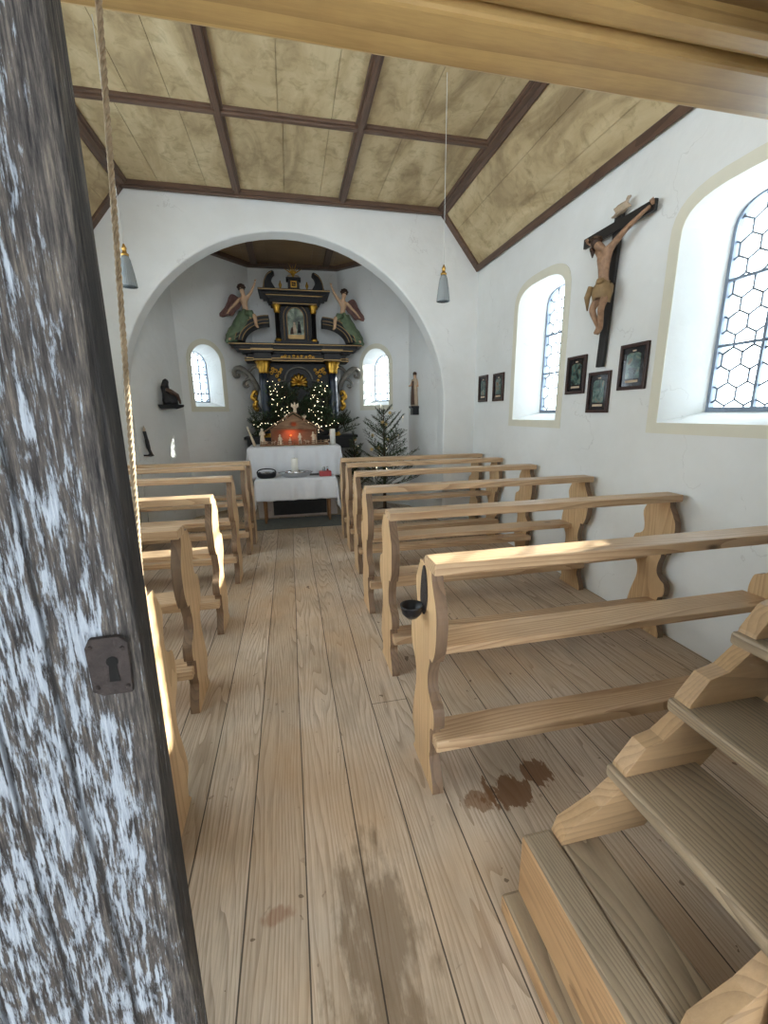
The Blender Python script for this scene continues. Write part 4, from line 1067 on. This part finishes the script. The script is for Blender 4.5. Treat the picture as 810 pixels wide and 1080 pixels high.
def fig_sheep(h):
    bm = B(); ball(bm, (0, 0, h*.6), h*.42, 12, sc=(1.4, .7, .8)); ball(bm, (-h*.62, 0, h*.85), h*.2, 8, sc=(1.3, .8, .9))
    for a in (-.35, .35):
        for b in (-.15, .15): tube(bm, [(a*h, b*h, h*.4), (a*h, b*h, 0)], h*.07, 6)
    return bm
def figure(kind, px, y, h, label, cat, rz=0):
    bm = {'s': fig_standing, 'k': fig_kneel, 'a': fig_sheep}[kind](h*1.2)
    o = obj({'s': 'standing_figurine', 'k': 'kneeling_figurine', 'a': 'sheep_figurine'}[kind], bm, M['carve'], None, True, loc=(P(px, 465, y=y).x, y, ZM+.0205))
    o.rotation_euler = (0, 0, rz); return tag(o, label, cat, 'pale carved nativity figurines')
figure('k', 295.5, 6.47, .125, 'pale kneeling figurine left of the stable opening, largest of the kneeling ones', 'figurine', .8)
figure('k', 306, 6.50, .085, 'small pale kneeling figurine just left of the manger centre', 'figurine', -.5)
figure('s', 316.5, 6.47, .135, 'pale standing figurine in the middle of the stable front', 'figurine')
figure('s', 330.5, 6.46, .15, 'pale tall figurine at the right of the stable opening', 'figurine', -.6)
figure('s', 333, 6.52, .11, 'small pale figurine behind the tall one at the right of the stable', 'figurine', -.6)
figure('a', 280, 6.48, .05, 'pale sheep figurine left of the kneeling figures, nearer the fence end', 'figurine')
figure('a', 288, 6.475, .045, 'smaller pale sheep figurine beside the large kneeling figure', 'figurine', PI)
figure('a', 324, 6.46, .05, 'pale sheep figurine between the two standing figures', 'figurine')
figure('a', 344, 6.47, .05, 'pale sheep figurine at the right end of the fence', 'figurine', PI)
figure('s', 277, 6.52, .20, 'tall pale figurine with a staff at the left edge of the stable', 'figurine')
for px, z, h, lb in ((311.5, .475, .15, 'pale angel figurine standing on the stable roof ridge'), (302, .375, .075, 'pale angel figurine on the left roof slope of the stable'), (321, .36, .085, 'pale angel figurine on the right roof slope of the stable')):
    bm = fig_standing(h)
    for sx in (-1, 1): prism(bm, [(0, h*.7), (sx*h*.35, h*.95), (sx*h*.38, h*.6), (sx*h*.1, h*.4)], .004, .010, lambda a, b, tt: Vector((a, tt, b)))
    o = obj('angel_figurine', bm, M['carve'], None, True, loc=(P(px, 440, y=6.6).x, 6.6, ZM+z)); tag(o, lb, 'figurine', 'pale carved nativity figurines')
# standing tall candle right of the stable
candle(P(351, 466, y=6.5).x, 6.5, ZM+.002, .042, .23, 'tall white pillar candle beside the stable on the altar')
bm = B(); a = P(260.5, 450, y=6.5); b_ = P(269, 470, y=6.5)
tube(bm, [(a.x, 6.5, a.z), (b_.x, 6.5, ZM+.004)], [.010, .022], 10); tag(obj('wooden_wedge', bm, M['carve'], None, True), 'slanting pale carved wooden stick left of the stable', 'carving')

# ------------------------------------------------------------------ fir greenery
def needles(bm, pts, ln=.022, step=.006, rnd=random, r0=.003, wid=.0022):
    pts = [Vector(p) for p in pts]
    tube(bm, pts, [r0*(1-.7*i/(len(pts)-1)) for i in range(len(pts))], 4, True, 1, 1)
    for a, b in zip(pts, pts[1:]):
        L_ = (b-a).length; d = (b-a).normalized(); u_, w_ = frame_of(d)
        for k in range(max(1, int(L_/step))):
            p = a.lerp(b, rnd.random()); an = rnd.uniform(0, 2*PI)
            o_ = (u_*math.cos(an)+w_*math.sin(an)); tip = p+(d*.6+o_*.8)*ln*rnd.uniform(.7, 1.2)
            s_ = (d.cross(o_)).normalized()*wid
            bm.faces.new((bm.verts.new(p-s_), bm.verts.new(p+s_), bm.verts.new(tip)))
def bough(bm, a, d, L_, rnd, up=.0, side=6, ln=.022, step=.007, wid=.0022):
    a = Vector(a); d = Vector(d).normalized(); pts = [a+d*L_*i/5+Vector((0, 0, up*(i/5)**2*L_)) for i in range(6)]
    needles(bm, pts, ln, step, rnd, .005, wid)
    u_, w_ = frame_of(d); 
    hz = d.cross(Vector((0, 0, 1)));
    if hz.length < .1: hz = u_
    hz.normalize()
    for k in range(side):
        f = .18+.75*k/side; p = pts[0].lerp(pts[-1], f); sg = 1 if k % 2 else -1
        dd = (d*.7+hz*sg*.7+Vector((0, 0, rnd.uniform(-.15, .2)))).normalized(); l_ = L_*(.42*(1-f)+.12)
        needles(bm, [p, p+dd*l_*.5, p+dd*l_+Vector((0, 0, .1*l_))], ln, step, rnd, .003, wid)
NM = [M['needle'], M['bark']]
# altar greenery: boughs standing left and right in the niche
def greenery(name, x0, x1, z0, z1, nb_, seed, label, sgn, yb=7.18):
    rnd = random.Random(seed); bm = B()
    for i in range(nb_):
        x = rnd.uniform(x0, x1); z = rnd.uniform(z0, z1)
        bough(bm, (x, yb+rnd.uniform(-.06, .04), z), (rnd.uniform(-.6, .6), rnd.uniform(-.55, -.05), rnd.uniform(.1, 1)), rnd.uniform(.16, .28), rnd, 0, 6, .03, .006, .0034)
    return tag(obj(name, bm, NM), label, 'greenery')
greenery('fir_boughs', -.30, .06, 1.26, 1.84, 90, 11, 'dense fir boughs filling the left half of the altar niche', -1, 7.10)
greenery('fir_boughs', .28, .62, 1.26, 1.84, 90, 12, 'dense fir boughs filling the right half of the altar niche', 1, 7.10)
greenery('fir_boughs', -.04, .36, 1.22, 1.62, 44, 15, 'fir boughs behind the stable roof in the middle of the altar', 1, 7.06)
greenery('fir_boughs', -.58, -.36, 1.17, 1.40, 34, 13, 'loose fir twigs at the left end of the altar shelf', -1, 6.98)
greenery('fir_boughs', .60, .92, 1.17, 1.36, 40, 14, 'loose fir twigs at the right end of the altar shelf', 1, 6.98)
def lightchain(pts_fn, nb_, seed, label):
    rnd = random.Random(seed); pts = [Vector(pts_fn(i/(nb_-1), rnd)) for i in range(nb_)]
    o0 = pts[0]; t = tag(empty('light_chain', o0), label, 'fairy lights', 'fairy lights on the altar greenery')
    bm = B(); tube(bm, [p-o0 for p in pts], .0018, 4); obj('wire', bm, M['green_cloth'], t)
    bm = B(); ball(bm, (0, 0, 0), .0055, 6); b0 = obj('bulb', bm, M['bulb'], t); b0.location = pts[0]-o0
    for p in pts[1:]:
        c_ = b0.copy(); COL.objects.link(c_); c_.parent = t; c_.location = p-o0
lightchain(lambda f, r: (-.22+.16*f+r.uniform(-.11, .12), 6.90+r.uniform(-.03, .02), 1.98-.75*f+r.uniform(-.05, .05)), 44, 21, 'warm fairy lights trailing down the left fir boughs')
lightchain(lambda f, r: (.50-.14*f+r.uniform(-.12, .11), 6.90+r.uniform(-.03, .02), 1.98-.75*f+r.uniform(-.05, .05)), 44, 22, 'warm fairy lights trailing down the right fir boughs')
lightchain(lambda f, r: (-.56+1.3*f+r.uniform(-.02, .02), 6.86+r.uniform(-.03, .02), 1.30+.12*abs(f-.5)+r.uniform(-.05, .06)), 34, 23, 'warm fairy lights along the altar shelf behind the stable')

# Christmas tree
def tree(x, y, h, label, seed, spread, nw, base, z0=.3):
    rnd = random.Random(seed); t = tag(empty('christmas_tree', (x, y, 0)), label, 'christmas tree', 'fir trees with candles beside the altar')
    bm = B(); tube(bm, [(0, 0, base), (.006, 0, h*.5), (0, .004, h-.08)], [.028, .018, .005], 10); obj('trunk', bm, M['bark'], t, True)
    bm = B(); tips = []
    needles(bm, [(0, 0, h-.16), (0, 0, h)], .03, .004, rnd)
    for w in range(nw):
        f = w/(nw-1); z = h-.12-(h-z0-.12)*f; L_ = spread*(.22+.78*f**.8); n_ = 5 if f < .3 else 7
        for k in range(n_):
            a = 2*PI*k/n_+rnd.uniform(-.3, .3)+w*.6; l_ = L_*rnd.choice((.35, .75, .95, 1.1, 1.3))
            d = Vector((math.cos(a), math.sin(a), rnd.uniform(.1, .6)+.45*(1-f)))
            # keep clear of the walls
            bough(bm, (0, 0, z+rnd.uniform(-.06, .06)), d, l_, rnd, rnd.uniform(.05, .4), 10, .026, .005, .0028)
            tips.append((Vector((0, 0, z))+d.normalized()*l_*rnd.uniform(.55, .95), a))
    fo = obj('branches', bm, NM, t)
    return t, tips, Vector((x, y, 0))
t1, tips, o1 = tree(1.32, 6.05, 1.60, 'sparse fir Christmas tree with straw stars and candles in the right of the chancel', 31, .56, 10, .08, .42)
t2, tips2, o2 = tree(.98, 6.74, 1.24, 'smaller dark fir tree right of the stone altar', 32, .30, 7, .08, .35)
for o_, lb in ((o1, 'brown cloth heaped round the foot of the sparse Christmas tree'), (o2, 'brown cloth at the foot of the smaller fir tree beside the altar')):
    bm = B(); lathe(bm, [(.0, .10), (.05, .11), (.12, .09), (.20, .045), (.26, .012), (.27, .001)], n=40, ribs=9, ramp=.06); tag(obj('tree_cloth', bm, M['redrug'], None, True, loc=o_), lb, 'cloth')
rnd = random.Random(5)
def star(p):
    bm = B()
    for k in range(6):
        a = PI*k/6; v_ = Vector((math.cos(a), 0, math.sin(a)))*.028; tube(bm, [-v_, v_], .0028, 4)
    return bm
s0 = c0 = None; k = 0
for p, a in sorted(tips, key=lambda q: q[0].y)[:44:2]+tips2[::5]:
    w = (o1 if (p, a) in tips else o2)+p
    if k % 2 == 0:
        if s0 is None:
            s0 = obj('straw_star', star(0), M['straw']); o = s0
        else: o = s0.copy(); COL.objects.link(o)
        o.location = w+Vector((0, -.015, -.04)); tag(o, 'small straw star hanging on a fir tree right of the altar', 'ornament', 'straw stars on the fir trees')
    else:
        if c0 is None:
            c0 = empty('tree_candle'); bm = B(); lathe(bm, [(0, 0), (.006, 0), (.006, .062), (0, .064)], n=10); obj('wax', bm, M['white'], c0, True)
            bm = B(); lathe(bm, [(.0, .064), (.004, .070), (.0045, .076), (0, .09)], n=8); obj('flame_bulb', bm, M['bulb'], c0, True); o = c0
        else: o = dup(c0)
        o.location = w+Vector((0, 0, .004)); tag(o, 'small white candle light standing on a fir tree right of the altar', 'candle', 'candle lights on the fir trees')
    k += 1

# ------------------------------------------------------------------ statues on the apse side walls
c = P(172, 430, y=6.02)
t = tag(empty('pieta_statue', (-1.555, 6.16, 1.645), math.radians(-14)), 'small dark seated figure carving on a bracket on the left chancel wall', 'statue')
bm = B(); prism(bm, [(-.14, 0), (.14, 0), (.13, -.03), (-.06, -.06), (-.10, -.045)], -.05, .16, lambda a, b, tt: Vector((tt, a, b))); obj('bracket', bm, M['black'], t, bevel=.004)
bm = B(); rings = []
for z, cx_, rx, ry in ((.001, .055, .085, .10), (.05, .055, .085, .10), (.11, .05, .08, .09), (.14, .02, .05, .075), (.20, .005, .042, .07), (.235, .01, .035, .055), (.25, .02, .018, .02), (.275, .035, .022, .022), (.30, .035, .012, .012)):
    rings.append([bm.verts.new((cx_+rx*math.cos(a)*(1+.08*math.sin(a*7+z*30)), ry*math.sin(a)*(1+.08*math.sin(a*6)), z)) for a in [2*PI*i/28 for i in range(28)]])
for a, b in zip(rings, rings[1:]):
    for k in range(28): bm.faces.new((a[k], a[(k+1) % 28], b[(k+1) % 28], b[k]))
bm.faces.new(rings[0]); bm.faces.new(rings[-1]); obj('seated_body', bm, M['pieta'], t, True)
bm = B(); tube(bm, [(.05, -.08, .19), (.09, -.05, .17), (.115, .0, .13), (.12, .06, .12), (.13, .09, .05), (.13, .10, .01)], [.02, .026, .032, .024, .018, .012], 10); obj('reclining_figure', bm, M['statue_mantle'], t, True)
bm = B(); tube(bm, [(.035, .0, .31), (.02, .0, .295), (.005, 0, .25), (.0, 0, .2)], [.024, .036, .042, .05], 12); obj('veil', bm, M['pieta'], t, True)
# dark carved staff below it
a, b_ = P(153.5, 450, x=-1.72), P(158.5, 482, x=-1.70)
t = tag(empty('wall_candle_holder', (-1.735, (a.y+b_.y)/2, b_.z)), 'slim dark carved candle holder on the wall below the seated figure', 'candle holder')
H_ = a.z-b_.z
bm = B(); tube(bm, smooth_poly([(0, 0, H_*.85), (.012, 0, H_*.6), (.022, 0, H_*.3), (.045, 0, .03)], 4, False), [.02]*5+[.024]*4+[.018]*4, 10); obj('holder', bm, M['pieta'], t, True)
bm = B(); lathe(bm, [(.014, H_*.85), (.018, H_*.92), (0, H_*1.05)], n=12); obj('candle_stub', bm, M['statue_robe'], t, True)
bm = B(); lathe(bm, [(0, 0), (.04, .01), (.03, .03), (.015, .04)], (.035, 0, 0), 14); tube(bm, [(.03, 0, .02), (-.04, 0, .02)], .01, 8); obj('wall_bracket', bm, M['pieta'], t, True)
# Madonna on a black console on the right
t = tag(empty('madonna_statue', (1.865, 6.33, 1.60)), 'slender standing robed statue on a black console on the right chancel wall', 'statue')
bm = B(); prism(bm, [(-.07, 0), (.07, 0), (.075, -.02), (.045, -.04), (.05, -.13), (-.05, -.13), (-.045, -.04), (-.075, -.02)], -.07, .07, lambda a, b, tt: Vector((a, tt, b))); obj('console', bm, M['black'], t, bevel=.004)
bm = B(); rings = []
for z, rx, ry in ((0.001, .062, .05), (.08, .056, .045), (.2, .048, .04), (.29, .042, .036), (.34, .05, .036), (.385, .045, .03), (.40, .018, .018)):
    rings.append([bm.verts.new((rx*math.cos(a)*(1+.10*math.sin(a*6+z*8)), ry*math.sin(a)*(1+.12*math.sin(a*5+z*6)), z)) for a in [2*PI*i/30 for i in range(30)]])
for a, b in zip(rings, rings[1:]):
    for k in range(30): bm.faces.new((a[k], a[(k+1) % 30], b[(k+1) % 30], b[k]))
bm.faces.new(rings[0]); obj('robe', bm, M['statue_robe'], t, True)
skin('body', [(0, 0, .33), (0, 0, .39), (0, -.004, .42), (-.004, -.01, .455), (-.042, -.01, .365), (-.06, -.03, .30), (-.11, -.05, .285), (.042, -.01, .365), (.05, -.03, .29), (.0, -.06, .29)],
     [(0, 1), (1, 2), (2, 3), (0, 4), (4, 5), (5, 6), (0, 7), (7, 8), (8, 9)], [.036, .022, .018, .026, .02, .017, .011, .02, .017, .012], M['skin'], t)
bm = B(); ball(bm, (0, .006, .465), .031, 12); tube(bm, [(0, .02, .46), (0, .028, .40)], [.024, .012], 8); obj('hair', bm, M['hair'], t, True)
bm = B(); tube(bm, [(-.04, -.035, .36), (-.05, -.045, .2), (-.045, -.04, .02)], [.016, .024, .03], 10); obj('dark_mantle', bm, M['statue_mantle'], t, True)
